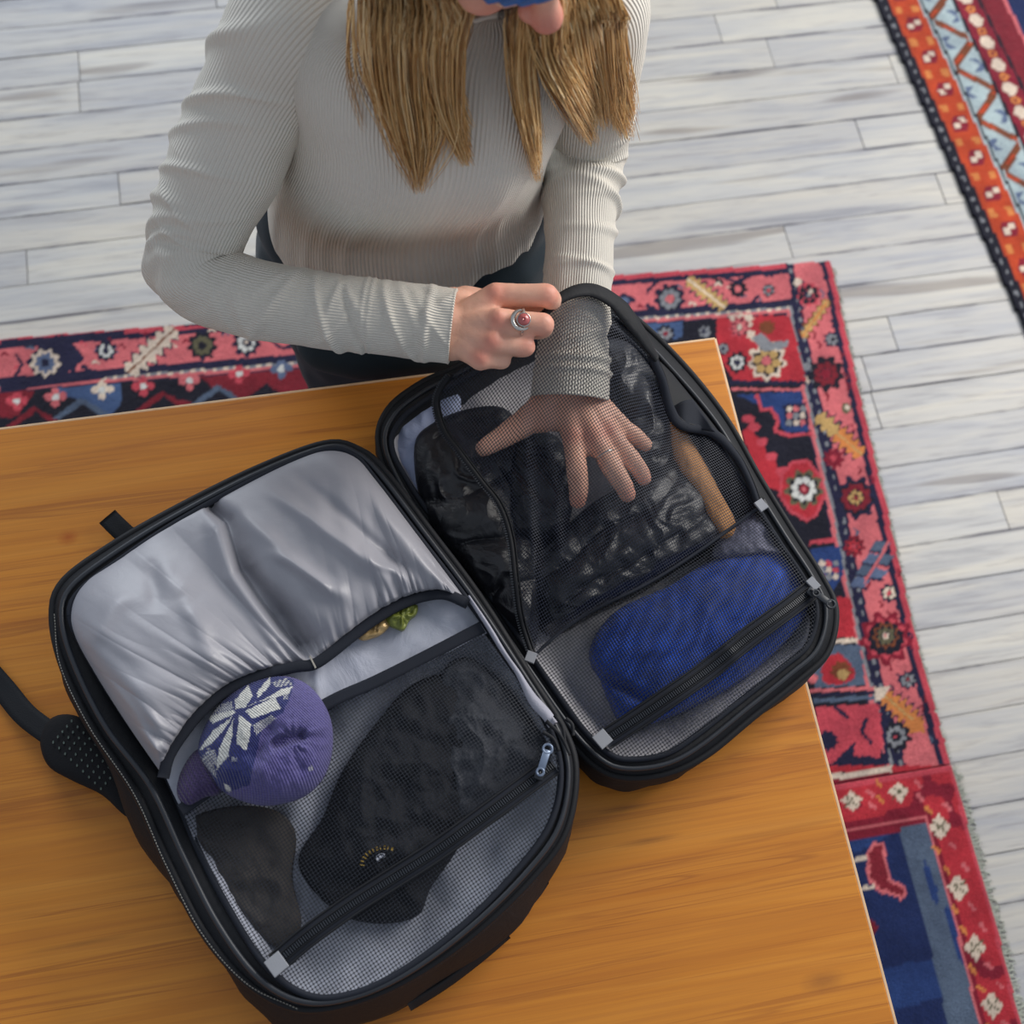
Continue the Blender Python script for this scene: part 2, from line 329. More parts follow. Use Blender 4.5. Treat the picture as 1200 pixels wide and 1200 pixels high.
def m_knit(name, col, per=0.0035, dist=0.0012):
    t = NT(name); c = t.world((1/per, 1/per, 1), (0, 0, R(25))); sp = t.n('SeparateXYZ'); t.l(c, sp.inputs[0])
    s1 = t.math('SINE', t.math('MULTIPLY', sp.outputs[0], 2*math.pi)); s2 = t.math('SINE', t.math('MULTIPLY', sp.outputs[1], 2*math.pi*0.8)); h = t.math('MULTIPLY', s1, s2)
    n1 = t.noise(t.coord(), 40, 3); base = t.ramp(n1, [(0.3, tuple(x*0.6 for x in col)), (0.7, tuple(x*1.25 for x in col))])
    base = t.mix(t.ramp(t.math('MULTIPLY_ADD', h, 0.5, 0.5), [(0.1, (0.6,)*3), (0.6, (0,)*3)]), base, tuple(x*0.4 for x in col))
    return t.fin(base, 0.9, t.bump(h, dist, 0.8), Sheen_Weight=0.2)
def m_satin():
    t = NT('grey_satin'); c = t.coord(); n1 = t.noise(c, 12, 3)
    base = t.ramp(n1, [(0.3, srgb(146, 146, 154)), (0.7, srgb(160, 159, 166))])
    return t.fin(base, 0.42, t.bump(t.noise(c, 55, 3, 0.5, 1.0), 0.0010, 0.35), Specular_IOR_Level=0.55, Sheen_Weight=0.1)
def plain(name, col, rough=0.5, metal=0.0, **k):
    t = NT(name); n1 = t.noise(t.coord(), 60, 3); return t.fin(t.ramp(n1, [(0.3, tuple(x*0.88 for x in col)), (0.7, tuple(min(1, x*1.08) for x in col))]), rough, None, Metallic=metal, **k)
def m_hair():
    t = NT('blond_hair'); uv = t.coord('UV'); sp = t.n('SeparateXYZ'); t.l(uv, sp.inputs[0])
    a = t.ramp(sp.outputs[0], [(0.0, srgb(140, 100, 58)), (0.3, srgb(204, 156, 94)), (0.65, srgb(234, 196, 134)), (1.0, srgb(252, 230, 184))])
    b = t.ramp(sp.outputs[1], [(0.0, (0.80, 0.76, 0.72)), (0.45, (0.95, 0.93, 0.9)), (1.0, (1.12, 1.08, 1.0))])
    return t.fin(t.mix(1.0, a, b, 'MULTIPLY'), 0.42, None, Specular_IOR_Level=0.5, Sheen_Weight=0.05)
def m_puffer():
    t = NT('black_down_nylon'); c = t.coord(); n = t.noise(c, 30, 5, 0.55, 1.0); n2 = t.noise(c, 12, 3, 0.5, 1.0)
    return t.fin(t.ramp(n2, [(0.3, (0.006, 0.007, 0.010)), (0.7, (0.016, 0.017, 0.024))]), 0.42, t.bump(n, 0.006, 0.7, t.bump(n2, 0.012, 0.5)), Specular_IOR_Level=0.6)

M = dict(
    floor=m_floor(), table=m_table(), rug=m_rug(), satin=m_satin(), puffer=m_puffer(), skin=m_skin(), hair=m_hair(),
    subfloor=plain('dark_subfloor', (0.20, 0.20, 0.21), 0.9), table_edge=plain('pale_edge_band', srgb(226, 190, 150), 0.5), table_leg=plain('leg_wood', srgb(150, 92, 42), 0.45),
    black=fabric('black_nylon', (0.010, 0.011, 0.014), 0.7, 1200, 0.0003, 0.0, crinkle=0.0015, cs=30), webbing=fabric('black_webbing', (0.010, 0.011, 0.014), 0.75, 700, 0.0005),
    navy=fabric('navy_binding', (0.014, 0.017, 0.026), 0.8, 900, 0.0003), piping=fabric('black_piping', (0.009, 0.010, 0.013), 0.62, 900, 0.0002),
    lining=fabric('grey_lining', srgb(182, 186, 200), 0.7, 900, 0.0002, crinkle=0.003, cs=22), lid_lining=fabric('dark_grey_lining', srgb(186, 184, 188), 0.7, 900, 0.0002, crinkle=0.003, cs=24),
    light=fabric('pale_lining_edge', srgb(170, 170, 182), 0.7, 900, 0.0002, crinkle=0.001, cs=120), tab=fabric('grey_tab', srgb(150, 152, 158), 0.6, 900, 0.0002),
    net=m_net('coarse_net', 0.0030, (0.013, 0.016, 0.024), 0.12, 0.33), net2=m_net('fine_net', 0.0026, (0.018, 0.022, 0.038), 0.12, 0.34),
    zip=plain('zip_coil', (0.020, 0.024, 0.032), 0.45), pull=plain('blue_grey_pull', srgb(128, 142, 165), 0.35, 0.5), stitch=plain('pale_stitching', srgb(165, 160, 150), 0.8),
    pad=fabric('strap_foam', (0.008, 0.008, 0.010), 0.85, 500, 0.0006), dot=plain('pad_perforation', srgb(105, 118, 112), 0.8),
    shirt=m_rib('cream_rib_knit', srgb(234, 228, 216), 220), sleeve=m_rib('cream_rib_sleeve', srgb(234, 228, 216), 84),
    trousers=fabric('dark_trousers', (0.014, 0.026, 0.036), 0.75, 800, 0.0003, 0.1), hat=m_vcol('blue_hat_wool', dist=0.002), purple=m_vcol('purple_hat_wool', dist=0.0013),
    darkcloth=fabric('charcoal_cloth', (0.020, 0.021, 0.026), 0.85, 700, 0.0004, crinkle=0.002, cs=25), greycloth=fabric('dark_grey_cloth', (0.075, 0.08, 0.095), 0.85, 700, 0.0004, crinkle=0.002, cs=25),
    browncloth=fabric('dark_brown_cloth', (0.065, 0.058, 0.054), 0.85, 700, 0.0004, crinkle=0.002, cs=25),
    bluecloth=m_knit('royal_blue_knit', srgb(16, 74, 186)), palecloth=fabric('pale_blue_cloth', srgb(168, 180, 212), 0.7, 800, 0.0003, crinkle=0.002, cs=40),
    tan=fabric('tan_canvas', srgb(196, 142, 92), 0.8, 700, 0.0004), greypouch=fabric('grey_pouch', srgb(105, 106, 128), 0.6, 700, 0.0003, crinkle=0.003, cs=30),
    silver=plain('silver', srgb(205, 203, 198), 0.25, 0.9), stone=plain('rose_stone', srgb(190, 98, 98), 0.18, 0.0, Specular_IOR_Level=0.7), green=plain('green_foil', srgb(116, 124, 52), 0.38, 0.1), foil=plain('tan_foil', srgb(190, 160, 110), 0.3, 0.3),
    gold=plain('gold_thread', srgb(170, 140, 60), 0.6), white=plain('white_thread', srgb(180, 185, 200), 0.6), lash=plain('lash', (0.02, 0.012, 0.008), 0.7), shoe=fabric('dark_shoe', (0.02, 0.02, 0.022), 0.6),
    fringe=fabric('fringe_wool', srgb(168, 172, 162), 0.95, 700, 0.0003),
)
TZ = 0.72   # table height

# ------------------------------------------------------------------ floor, plank by plank
fl = mk('floor', [(-2.0, -1.0, -0.024), (2.7, -1.0, -0.024), (2.7, 3.0, -0.024), (-2.0, 3.0, -0.024)], [(0, 1, 2, 3)], M['subfloor'], smooth=False, kind='structure')
PA = R(0.6); ax = np.array([[math.cos(PA), math.sin(PA), 0], [-math.sin(PA), math.cos(PA), 0], [0, 0, 1]]); PW = 0.0745
k0 = int((-0.95-1.447)/PW); k1 = int((2.9-1.447)/PW)
joints = {2: [-0.384], 5: [-0.62, 0.62]}
seams = {}
for k in range(k0, k1):
    y0 = 1.447+k*PW; x = -1.9-random.random()*0.8; cuts = [x]
    while x < 2.55: x += random.uniform(0.55, 1.5); cuts.append(x)
    for a, b in zip(cuts[:-1], cuts[1:]):
        a2 = max(a, -1.95); b2 = min(b, 2.6)
        if b2-a2 < 0.05: continue
        dz = random.uniform(-0.0006, 0.0006); g = random.choice((0.0002, 0.0004, 0.0009))
        c = np.array([(a2+b2)/2, y0+PW/2, 0])@ax; c[2] = -0.012+dz
        MB().box(c, ((b2-a2)/2-0.0007, PW/2-g, 0.012), ax, bev=0.0007).build('floor_plank', M['floor'], fl, smooth=False)

# ------------------------------------------------------------------ rugs: pile grids whose knots carry the woven pattern
C_ = {k: np.array(srgb(*v)) for k, v in dict(pink=(206, 106, 110), rose=(192, 72, 84), red=(178, 48, 58), dred=(122, 34, 46), navy=(34, 34, 60), dark=(28, 28, 40), gb=(92, 106, 134), cream=(214, 196, 176), white=(206, 206, 200),
      orange=(206, 128, 70), gold=(186, 152, 96), blue=(40, 62, 112), teal=(70, 92, 130), slate=(84, 98, 118), bright=(182, 68, 38), pale=(166, 182, 184), brown=(120, 66, 42), grey=(130, 132, 136), maroon=(128, 30, 48), olive=(96, 92, 70), deep=(30, 44, 86)).items()}
class Rug:
    def __init__(s, x0, x1, y0, y1, step, z):
        s.z = z; s.nx = int((x1-x0)/step)+1; s.ny = int((y1-y0)/step)+1; s.box = (x0, x1, y0, y1)
        s.X, s.Y = np.meshgrid(np.linspace(x0, x1, s.nx), np.linspace(y0, y1, s.ny), indexing='ij'); s.col = np.zeros((s.nx, s.ny, 3)); s.keep = np.ones((s.nx, s.ny), bool)
        q = proj(np.stack([s.X, s.Y, np.full_like(s.X, z)], -1)); s.U, s.V = q[..., 0], q[..., 1]
        w_ = 0.8; s.U2 = s.U+w_*noise(s.U/3.1, s.V/3.1, 3); s.V2 = s.V+w_*noise(s.U/3.1, s.V/3.1, 9)
    def poly(s, pts, c):
        p = np.asarray(pts, float); m = np.zeros(s.U.shape, bool); x, y = s.U2, s.V2
        bb = (x > p[:, 0].min()) & (x < p[:, 0].max()) & (y > p[:, 1].min()) & (y < p[:, 1].max()); ii = np.where(bb)
        if len(ii[0]) == 0: return
        xx, yy = x[ii], y[ii]; ins = np.zeros(len(xx), bool); j = len(p)-1
        for i in range(len(p)):
            c1 = (p[i, 1] > yy) != (p[j, 1] > yy); xi = (p[j, 0]-p[i, 0])*(yy-p[i, 1])/(p[j, 1]-p[i, 1]+1e-9)+p[i, 0]; ins ^= c1 & (xx < xi); j = i
        s.col[ii[0][ins], ii[1][ins]] = C_[c]
    def spot(s, x, y, r, c, ry=None):
        ry = ry or r; dx, dy = (s.U2-x)/r, (s.V2-y)/ry; m = np.hypot(dx, dy) < (1+0.14*np.sin(9*np.arctan2(dy, dx)) if r > 8.5 else 1); s.col[m] = C_[c]
    def flower(s, x, y, r, petal, centre, ring=None, n=8, core=None):
        if ring: s.spot(x, y, r*1.30, ring)
        s.spot(x, y, r*1.02, 'dark' if petal not in ('dark', 'navy') else 'rose')
        for i in range(n):
            a = 2*math.pi*i/n+0.2; s.spot(x+math.cos(a)*r*0.70, y+math.sin(a)*r*0.70*0.95, r*(0.27 if n > 6 else 0.32), petal)
        s.spot(x, y, r*0.36, centre)
        if core: s.spot(x, y, r*0.16, core)
    def line(s, pts, wd, c):
        for (x0, y0), (x1, y1) in zip(pts[:-1], pts[1:]):
            d = math.hypot(x1-x0, y1-y0)+1e-9; nx, ny = -(y1-y0)/d*wd/2, (x1-x0)/d*wd/2
            s.poly([(x0+nx, y0+ny), (x1+nx, y1+ny), (x1-nx, y1-ny), (x0-nx, y0-ny)], c)
    def leaf(s, p0, p1, wd, n, col, edge, spine=None):
        p0 = np.array(p0, float); p1 = np.array(p1, float); d = (p1-p0); L = np.linalg.norm(d); d /= L; nn = np.array([-d[1], d[0]])
        for ww, c in ((wd+6.5, edge), (wd+0.5, col)):
            a, b = [], []
            for i in range(n*2+1):
                t = i/(n*2); e = ww/2*(1.0 if i % 2 else 0.35)*(0.88+0.3*math.sin(math.pi*t)); q = p0+d*L*t; a.append(q+nn*e); b.append(q-nn*e)
            s.poly(np.array(a+b[::-1]), c)
        if spine: s.line([p0, p1], 2.2, spine)
    def build(s, name, label, mat, amp=0.0008, parent=None):
        Z = s.z+amp*fbm(s.X*3, s.Y*3, 5)+0.0007*noise(s.X*260, s.Y*260, 2)
        n = s.nx*s.ny; V = np.stack([s.X, s.Y, Z], -1); q = gridf(s.nx, s.ny); kp = s.keep.ravel(); q = q[kp[q].all(1)]
        # thickness: drop a skirt from every open edge
        used, inv = np.unique(q, return_inverse=True); q = inv.reshape(q.shape); V = V.reshape(-1, 3)[used]; col = s.col.reshape(-1, 3)[used]
        e = np.concatenate([q[:, [0, 1]], q[:, [1, 2]], q[:, [2, 3]], q[:, [3, 0]]]); es = {tuple(x) for x in e.tolist()}; op = [x for x in es if (x[1], x[0]) not in es]
        bi = sorted({i for x in op for i in x}); mp = {b: len(V)+i for i, b in enumerate(bi)}; low = V[bi].copy(); low[:, 2] = 0.0012
        F = q.tolist()+[(b, a, mp[a], mp[b]) for a, b in op]
        return mk(name, np.vstack([V, low]), F, mat, parent, col=np.vstack([col, col[bi]*0.8]), smooth=True)

def edge_line(pts):  # piecewise world line x(y) or y(x)
    p = np.array(pts, float); o = np.argsort(p[:, 0]); return lambda t: np.interp(t, p[o, 0], p[o, 1])
# pink rug under the table
r1 = Rug(-1.05, 0.945, 0.262, 1.275, 0.0030, 0.010)
xr = edge_line([(0.20, 0.872), (0.272, 0.872), (0.40, 0.874), (0.50, 0.878), (0.705, 0.894), (0.9, 0.905), (1.213, 0.930)])
yt = edge_line([(-1.1, 1.262), (-0.59, 1.257), (-0.067, 1.231), (0.518, 1.237), (0.93, 1.213)])
dr = xr(r1.Y)+0.0012*noise(r1.Y*60, r1.Y*0, 4)-r1.X; dt = yt(r1.X)-r1.Y; r1.keep = (dr > 0) & (dt > 0)
dn = np.minimum(dr, dt); st = 0.006*(np.floor(noise(r1.X*32+50, r1.Y*32, 11)*2)/2)
col = r1.col; col[:] = C_['dark']
# field: tone patches and lobed motifs
fb = fbm(r1.X*7, r1.Y*7, 21); col[(fb > 0.35) & (r1.U < 800)] = C_['dred']; col[(fb < -0.45) & (r1.U < 800)] = C_['teal']
right = dr < dt*1.0+0.0
def band(a, b, c, m=None):
    k = (dn >= a) & (dn < b)
    if m is not None: k &= m
    col[k] = C_[c]
band(0, 0.012, 'rose'); band(0.012, 0.085, 'pink'); band(0.012, 0.022, 'navy'); band(0.079, 0.094, 'navy'); band(0.094, 0.099, 'grey'); band(0.099, 0.106, 'pink'); band(0.106, 0.109, 'navy')
k = (dr < 0.085) & (dr > 0.012) & (dt < 0.085); col[k] = C_['pink']; k = (dr > 0.012) & (dr < 0.022+st); col[k] = C_['navy']; k = (dr > 0.074) & (dr < 0.088) & (dt > 0.0); col[k] = C_['navy']
k = (dr > 0.079) & (dr < 0.084) & (np.sin(r1.Y*300) > 0.2); col[k] = C_['grey']
k = (dt > 0.094) & (dt < 0.1) & (dr > 0.1) & (np.sin(r1.X*330) > 0.3); col[k] = C_['cream']
# small hooked fillers scattered through the border
hk = random.Random(4)
for k_ in range(46):
    f_ = k_/46.0; y_ = 330+f_*560; x_ = 948+(y_-330)*0.238+hk.uniform(-16, 26)
    r1.line([(x_-4, y_-3), (x_+1, y_+1), (x_-2, y_+6)], 2.4, hk.choice(('navy', 'maroon', 'dred', 'slate')))
for k_ in range(60):
    x_ = 5+k_*15.2; y_ = 421-x_*0.094+hk.uniform(-14, 14)
    r1.line([(x_-4, y_+2), (x_, y_-2), (x_+5, y_+2)], 2.2, hk.choice(('navy', 'maroon', 'rose', 'slate', 'cream')))
# upper border behind the table, left of the person
for x, y, c in ((160, 412, 'navy'), ): pass
r1.leaf((150, 437), (205, 385), 24, 6, 'cream', 'navy', 'brown')
r1.poly([(30, 425), (52, 398), (80, 395), (100, 420), (75, 440), (45, 442)], 'navy'); r1.spot(53, 425, 17, 'cream', 15); r1.spot(53, 425, 11, 'gb'); r1.spot(53, 425, 5, 'navy')
for x0 in (18, 82): r1.line([(x0, 415), (x0+8, 427), (x0, 440)], 4, 'navy')
r1.line([(0, 402), (145, 390)], 6, 'navy'); r1.line([(0, 455), (110, 442), (140, 436)], 7, 'navy'); r1.line([(95, 428), (110, 438)], 6, 'navy')
r1.spot(124, 411, 13, 'gb', 10); r1.flower(124, 411, 9, 'white', 'navy', 'navy'); r1.line([(124, 396), (124, 410)], 3, 'navy')
r1.line([(213, 380), (255, 378), (262, 390)], 5, 'navy'); r1.flower(237, 405, 12, 'olive', 'dark', 'dark', 9); r1.line([(237, 418), (239, 430)], 3, 'navy')
r1.flower(289, 401, 12, 'white', 'navy', 'navy', 8, 'cream'); r1.line([(195, 432), (260, 424), (330, 418)], 5, 'navy'); r1.line([(318, 398), (330, 408), (345, 405)], 4, 'navy')
for x, y, c in ((65, 465, 'white'), (120, 457, 'cream'), (168, 453, 'rose'), (222, 446, 'pink'), (280, 438, 'rose'), (330, 432, 'gb'), (20, 470, 'rose')):
    for dx, dy in ((-8, 0), (8, -1), (0, 7), (0, -6)): r1.spot(x+dx, y+dy, 5, 'pink' if c == 'white' else c)
    r1.spot(x, y, 4, 'white')
for x, y in ((95, 478), (190, 470), (255, 463), (310, 455), (40, 488)): r1.poly([(x-35, y+14), (x-15, y-2), (x, y-12), (x+14, y-4), (x+34, y+8)], 'slate' if x % 2 else 'dred'); r1.poly([(x-26, y+14), (x-8, y+2), (x+2, y-6), (x+12, y+2), (x+26, y+10)], 'dark')
# upper border right of the person
r1.line([(718, 332), (790, 326), (915, 319)], 5, 'navy'); r1.leaf((806, 327), (850, 360), 17, 7, 'gold', 'navy', 'cream'); r1.flower(785, 350, 13, 'grey', 'cream', 'navy', 8, 'navy'); r1.spot(785, 350, 5, 'pink')
for a, b in (((757, 343), (770, 330)), ((757, 357), (772, 366)), ((815, 362), (805, 368)), ((730, 345), (745, 352))): r1.line([a, b], 4, 'navy')
r1.spot(865, 338, 10, 'dark'); r1.spot(865, 338, 4, 'pink'); r1.line([(850, 325), (862, 330), (880, 323)], 4, 'navy'); r1.line([(866, 322), (866, 334)], 3, 'navy'); r1.flower(901, 340, 7, 'grey', 'rose', None, 5)
r1.line([(740, 366), (800, 366)], 4, 'navy'); r1.line([(878, 358), (890, 346)], 4, 'navy'); r1.line([(835, 325), (848, 331)], 4, 'dark'); r1.spot(732, 352, 9, 'navy', 7); r1.spot(732, 352, 5, 'gb', 4)
# right border column, top to bottom
r1.line([(927, 322), (934, 372)], 6, 'navy'); r1.flower(948, 345, 13, 'dark', 'navy', None, 7, 'grey'); r1.spot(935, 330, 5, 'cream'); r1.spot(950, 342, 3, 'cream')
r1.leaf((940, 395), (970, 352), 10, 6, 'gold', 'brown', 'orange'); r1.spot(975, 398, 9, 'olive'); r1.flower(975, 398, 7, 'grey', 'dark', 'navy', 6)
r1.flower(968, 438, 15, 'dred', 'dark', 'dark', 8, 'rose'); r1.spot(968, 438, 6, 'maroon'); r1.spot(945, 430, 5, 'grey'); r1.spot(943, 446, 5, 'cream'); r1.spot(992, 478, 6, 'olive'); r1.spot(993, 478, 3, 'cream')
r1.leaf((958, 487), (1010, 533), 22, 7, 'orange', 'navy', 'gold'); r1.leaf((958, 487), (980, 507), 20, 3, 'gold', 'navy'); r1.spot(977, 537, 11, 'maroon'); r1.spot(977, 537, 4, 'rose')
r1.flower(1003, 583, 18, 'dred', 'olive', 'navy', 9, 'dark'); r1.flower(1003, 583, 9, 'gold', 'maroon', 'maroon', 6)
r1.spot(1001, 640, 12, 'maroon'); r1.flower(1001, 640, 8, 'red', 'rose', 'dred', 7)
for i, (x, y) in enumerate(((1030, 640), (1022, 655), (1015, 668), (1008, 682), (1035, 655), (1028, 672))): r1.poly([(x-13, y+5), (x-3, y-7), (x+14, y-3), (x+4, y+7)], 'gb' if i % 2 else 'slate'); r1.line([(x-13, y+6), (x+8, y+8)], 2.5, 'navy')
r1.line([(1042, 635), (1012, 685)], 3, 'pink'); r1.flower(1042, 695, 8, 'cream', 'rose', 'navy', 6)
r1.flower(1038, 748, 22, 'dark', 'maroon', 'maroon', 11, 'cream'); r1.flower(1038, 745, 11, 'olive', 'cream', 'brown', 7, 'rose'); r1.flower(1064, 797, 8, 'grey', 'dred', 'navy', 6)
r1.poly([(1024, 806), (1042, 804), (1040, 820), (1026, 822)], 'cream'); r1.leaf((1036, 815), (1078, 850), 24, 6, 'orange', 'navy', 'gold'); r1.poly([(1062, 842), (1083, 845), (1083, 858), (1066, 860)], 'orange'); r1.flower(1050, 863, 13, 'grey', 'dark', 'dark', 8, 'rose')
# field beside the table
r1.poly([(840, 372), (925, 370), (940, 425), (945, 447), (900, 448), (860, 444), (840, 415)], 'red'); r1.line([(848, 447), (945, 449)], 5, 'navy'); r1.line([(856, 455), (942, 457)], 3, 'pink')
r1.poly([(852, 368), (880, 368), (902, 392), (885, 402), (862, 384)], 'cream'); r1.flower(867, 383, 9, 'pink', 'cream', 'rose', 6); r1.spot(898, 383, 18, 'red', 14); r1.spot(899, 383, 9, 'brown', 8); r1.flower(899, 423, 16, 'gold', 'pink', 'cream', 6)
r1.poly([(880, 395), (893, 390), (905, 402), (925, 398), (922, 408), (895, 412)], 'grey'); r1.flower(864, 424, 9, 'white', 'navy', 'dark', 7); r1.flower(848, 408, 6, 'grey', 'navy', 'dred', 6); r1.flower(826, 388, 7, 'grey', 'navy', 'dark', 6); r1.flower(780, 391, 8, 'grey', 'maroon', 'dark', 6)
r1.poly([(865, 462), (938, 458), (948, 505), (920, 508), (905, 480), (890, 475)], 'blue'); r1.line([(887, 462), (892, 480), (903, 478), (912, 492), (908, 505), (925, 510), (952, 508)], 4, 'rose'); r1.poly([(918, 474), (945, 472), (948, 498), (921, 500)], 'navy')
for i in range(3):
    for j in range(3): r1.spot(925+i*8, 479+j*8, 3.6, ('cream', 'pink', 'grey')[(i+j) % 3])
r1.poly([(870, 505), (880, 495), (885, 510), (895, 515), (898, 530), (908, 535), (912, 550), (925, 555), (918, 575), (900, 572), (882, 545)], 'red')
for x, y in ((884, 500), (893, 518), (904, 535), (916, 552), (877, 490)): r1.spot(x, y, 7, 'rose', 5)
r1.poly([(915, 555), (928, 540), (948, 538), (962, 556), (968, 580), (958, 605), (945, 612), (925, 600), (912, 580)], 'rose'); r1.poly([(918, 556), (930, 544), (946, 542), (959, 558), (964, 580), (955, 602), (945, 607), (928, 597), (916, 580)], 'red'); r1.flower(942, 573, 16, 'white', 'maroon', 'olive', 8, 'pink')
r1.line([(948, 636), (980, 632)], 5, 'rose'); r1.poly([(950, 642), (985, 640), (988, 672), (975, 695), (958, 690)], 'blue')
for i in range(3):
    for j in range(3): r1.spot(963+i*8, 660+j*8, 3.8, ('cream', 'rose', 'grey')[(i+2*j) % 3])
r1.poly([(975, 700), (997, 700), (1002, 746), (978, 748)], 'red'); r1.line([(972, 752), (1005, 750)], 5, 'cream'); r1.poly([(950, 757), (1008, 755), (1014, 803), (955, 806)], 'slate'); r1.poly([(962, 785), (970, 768), (983, 764), (998, 778), (1003, 795), (985, 803), (965, 800)], 'red'); r1.spot(986, 786, 12, 'brown', 10); r1.spot(988, 790, 7, 'gold', 6); r1.spot(952, 795, 6, 'pink')
r1.line([(948, 810), (1025, 806)], 4, 'pink'); r1.line([(950, 815), (1025, 811)], 3, 'navy'); r1.line([(952, 821), (1025, 817)], 5, 'slate'); r1.poly([(955, 828), (1030, 825), (1036, 868), (1030, 895), (968, 895)], 'rose')
r1.line([(978, 828), (995, 842)], 5, 'navy'); r1.line([(1016, 840), (1010, 858), (1022, 872)], 4, 'navy'); r1.spot(970, 868, 11, 'navy'); r1.poly([(985, 885), (1003, 868), (1000, 885), (1038, 888), (1040, 896), (972, 898)], 'navy'); r1.line([(1034, 835), (1040, 895)], 5, 'navy')
k = (r1.V > 897) & (r1.V < 905); col[k & (r1.U > 965)] = C_['red']; k = (r1.V+0.13*(r1.U-975) > 907) & (r1.V+0.13*(r1.U-975) < 914) & (r1.U < 1045) & (r1.U > 950); col[k] = C_['cream']; k = (r1.V+0.13*(r1.U-975) >= 914) & (r1.U < 1060); col[k] = C_['maroon']
rug = r1.build('rug', None, M['rug'], 0.0015); tag(rug, 'faded pink and navy patterned wool rug running under and behind the table', 'rug')
# second rug: blue field, red border
r2 = Rug(-0.9, 0.885, -0.60, 0.2605, 0.0036, 0.010); xr2 = edge_line([(-0.62, 0.85), (-0.35, 0.856), (-0.129, 0.861), (0.0, 0.868), (0.1, 0.869), (0.264, 0.873)])
dr = xr2(r2.Y)-r2.X; dt = 0.2605-r2.Y; r2.keep = dr > 0; col = r2.col; col[:] = C_['deep']; fb = fbm(r2.X*4, r2.Y*9, 31); col[fb > 0.2] = C_['blue']
dn = np.minimum(dr, dt*0.9); k = dn < 0.078; col[k] = C_['maroon']; k = dn < 0.055; col[k] = C_['red']; k = dn < 0.008; col[k] = C_['rose']; k = (dn > 0.062) & (dn < 0.066); col[k] = C_['pink']
k = (dr > 0.066) & (dr < 0.112) & (dt > 0.08); col[k] = C_['slate']; fb = noise(r2.X*60, r2.Y*12, 8); col[k & (fb > 0.45)] = C_['blue']
k = (dn < 0.062) & (dn > 0.008); fb = noise(r2.X*40, r2.Y*40, 6); col[k & (fb > 0.55)] = C_['maroon']
for x, y in ((998, 938), (1054, 928), (1102, 969), (1124, 1040), (1144, 1110), (1164, 1178), (1184, 1245)):
    r2.poly([(x-14, y), (x-2, y-16), (x+12, y), (x+1, y+17)] if x > 1060 else [(x-13, y), (x-1, y-11), (x+13, y-1), (x+2, y+12)], 'cream')
    r2.line([(x-8, y-6), (x+8, y+7)], 2, 'olive'); r2.line([(x-7, y+7), (x+7, y-8)], 2, 'olive')
    for dx, dy in ((-14, -20), (8, -24), (-4, 26), (15, 22)) if x > 1060 else ((-24, -9), (22, -9), (-22, 9), (24, 6)): r2.line([(x+dx-4, y+dy-4), (x+dx+4, y+dy+4)], 4, 'orange' if dx < 0 else 'pink')
r2.poly([(1016, 997), (1024, 986), (1036, 988), (1044, 1030), (1055, 1035), (1064, 1043), (1057, 1056), (1050, 1050), (1030, 1046), (1016, 1030)], 'pink'); r2.poly([(1019, 999), (1026, 990), (1034, 992), (1041, 1033), (1053, 1038), (1060, 1045), (1056, 1050), (1050, 1046), (1032, 1042), (1020, 1028)], 'dred')
r2.line([(1000, 1008), (1016, 1005)], 4, 'cream'); r2.line([(1008, 1042), (1026, 1038)], 4, 'cream'); r2.poly([(1018, 1075), (1030, 1086), (1024, 1098), (1010, 1085)], 'dred')
rug2 = r2.build('rug', None, M['rug'], 0.0015); tag(rug2, 'blue wool rug with a red diamond border beside the near table end', 'rug')
# third rug at the upper right
r3 = Rug(1.175, 2.1, 0.35, 2.75, 0.0042, 0.009); xl = edge_line([(0.35, 1.30), (1.014, 1.254), (1.828, 1.191), (2.75, 1.12)])
dl = r3.X-xl(r3.Y); r3.keep = dl > 0; col = r3.col; col[:] = C_['deep']
tt = r3.Y
def b3(a, b, c, k=None):
    m = (dl >= a) & (dl < b)
    if k is not None: m &= k
    col[m] = C_[c]
b3(0, 0.026, 'dark'); b3(0.011, 0.016, 'grey', np.sin(tt*260) > 0.1); b3(0.026, 0.088, 'bright'); b3(0.088, 0.093, 'pale'); b3(0.093, 0.098, 'dark'); b3(0.098, 0.160, 'pale'); b3(0.160, 0.167, 'dark'); b3(0.167, 0.215, 'maroon'); b3(0.215, 0.222, 'dark'); b3(0.222, 0.268, 'dred'); b3(0.268, 0.276, 'pink')
per = 0.085; ph = (tt/per) % 1
u = (dl-0.057)/0.031; v = (ph-0.5)*2
b3(0.03, 0.084, 'orange', (np.abs(u)+0.0*v > 0.35) & (np.abs(v) > 0.78) & (np.abs(u) < 0.8)); m = (np.abs(u-0.28) < 0.2) & (np.abs(v-0.2) < 0.16) | (np.abs(u+0.22) < 0.2) & (np.abs(v+0.05) < 0.16); b3(0.03, 0.084, 'maroon', (np.abs(u) < 0.55) & (np.abs(v-0.05) < 0.42) & (np.abs(u-v*0.8) < 0.6)); b3(0.03, 0.084, 'cream', m)
ph2 = (tt/0.13) % 1; u = (dl-0.129)/0.031; zz = np.abs(ph2*2-1)*2-1; b3(0.10, 0.158, 'brown', np.abs(u*0.9-zz) < 0.34); b3(0.10, 0.158, 'gb', (np.abs(u+zz) < 0.25) & (np.abs(zz) > 0.5)); b3(0.10, 0.158, 'bright', (np.abs(u*0.9-zz) < 0.14) & (np.sin(tt*150) > 0.2))
ph3 = (tt/0.06) % 1; u = (dl-0.191)/0.024; v = (ph3-0.5)*2; b3(0.168, 0.214, 'cream', (np.abs(v) > 0.45) & (np.abs(u) < np.abs(v)*0.8-0.1)); b3(0.168, 0.214, 'orange', np.hypot(u, v*1.3) < 0.42); b3(0.168, 0.214, 'dred', np.hypot(u, v*1.3) < 0.18)
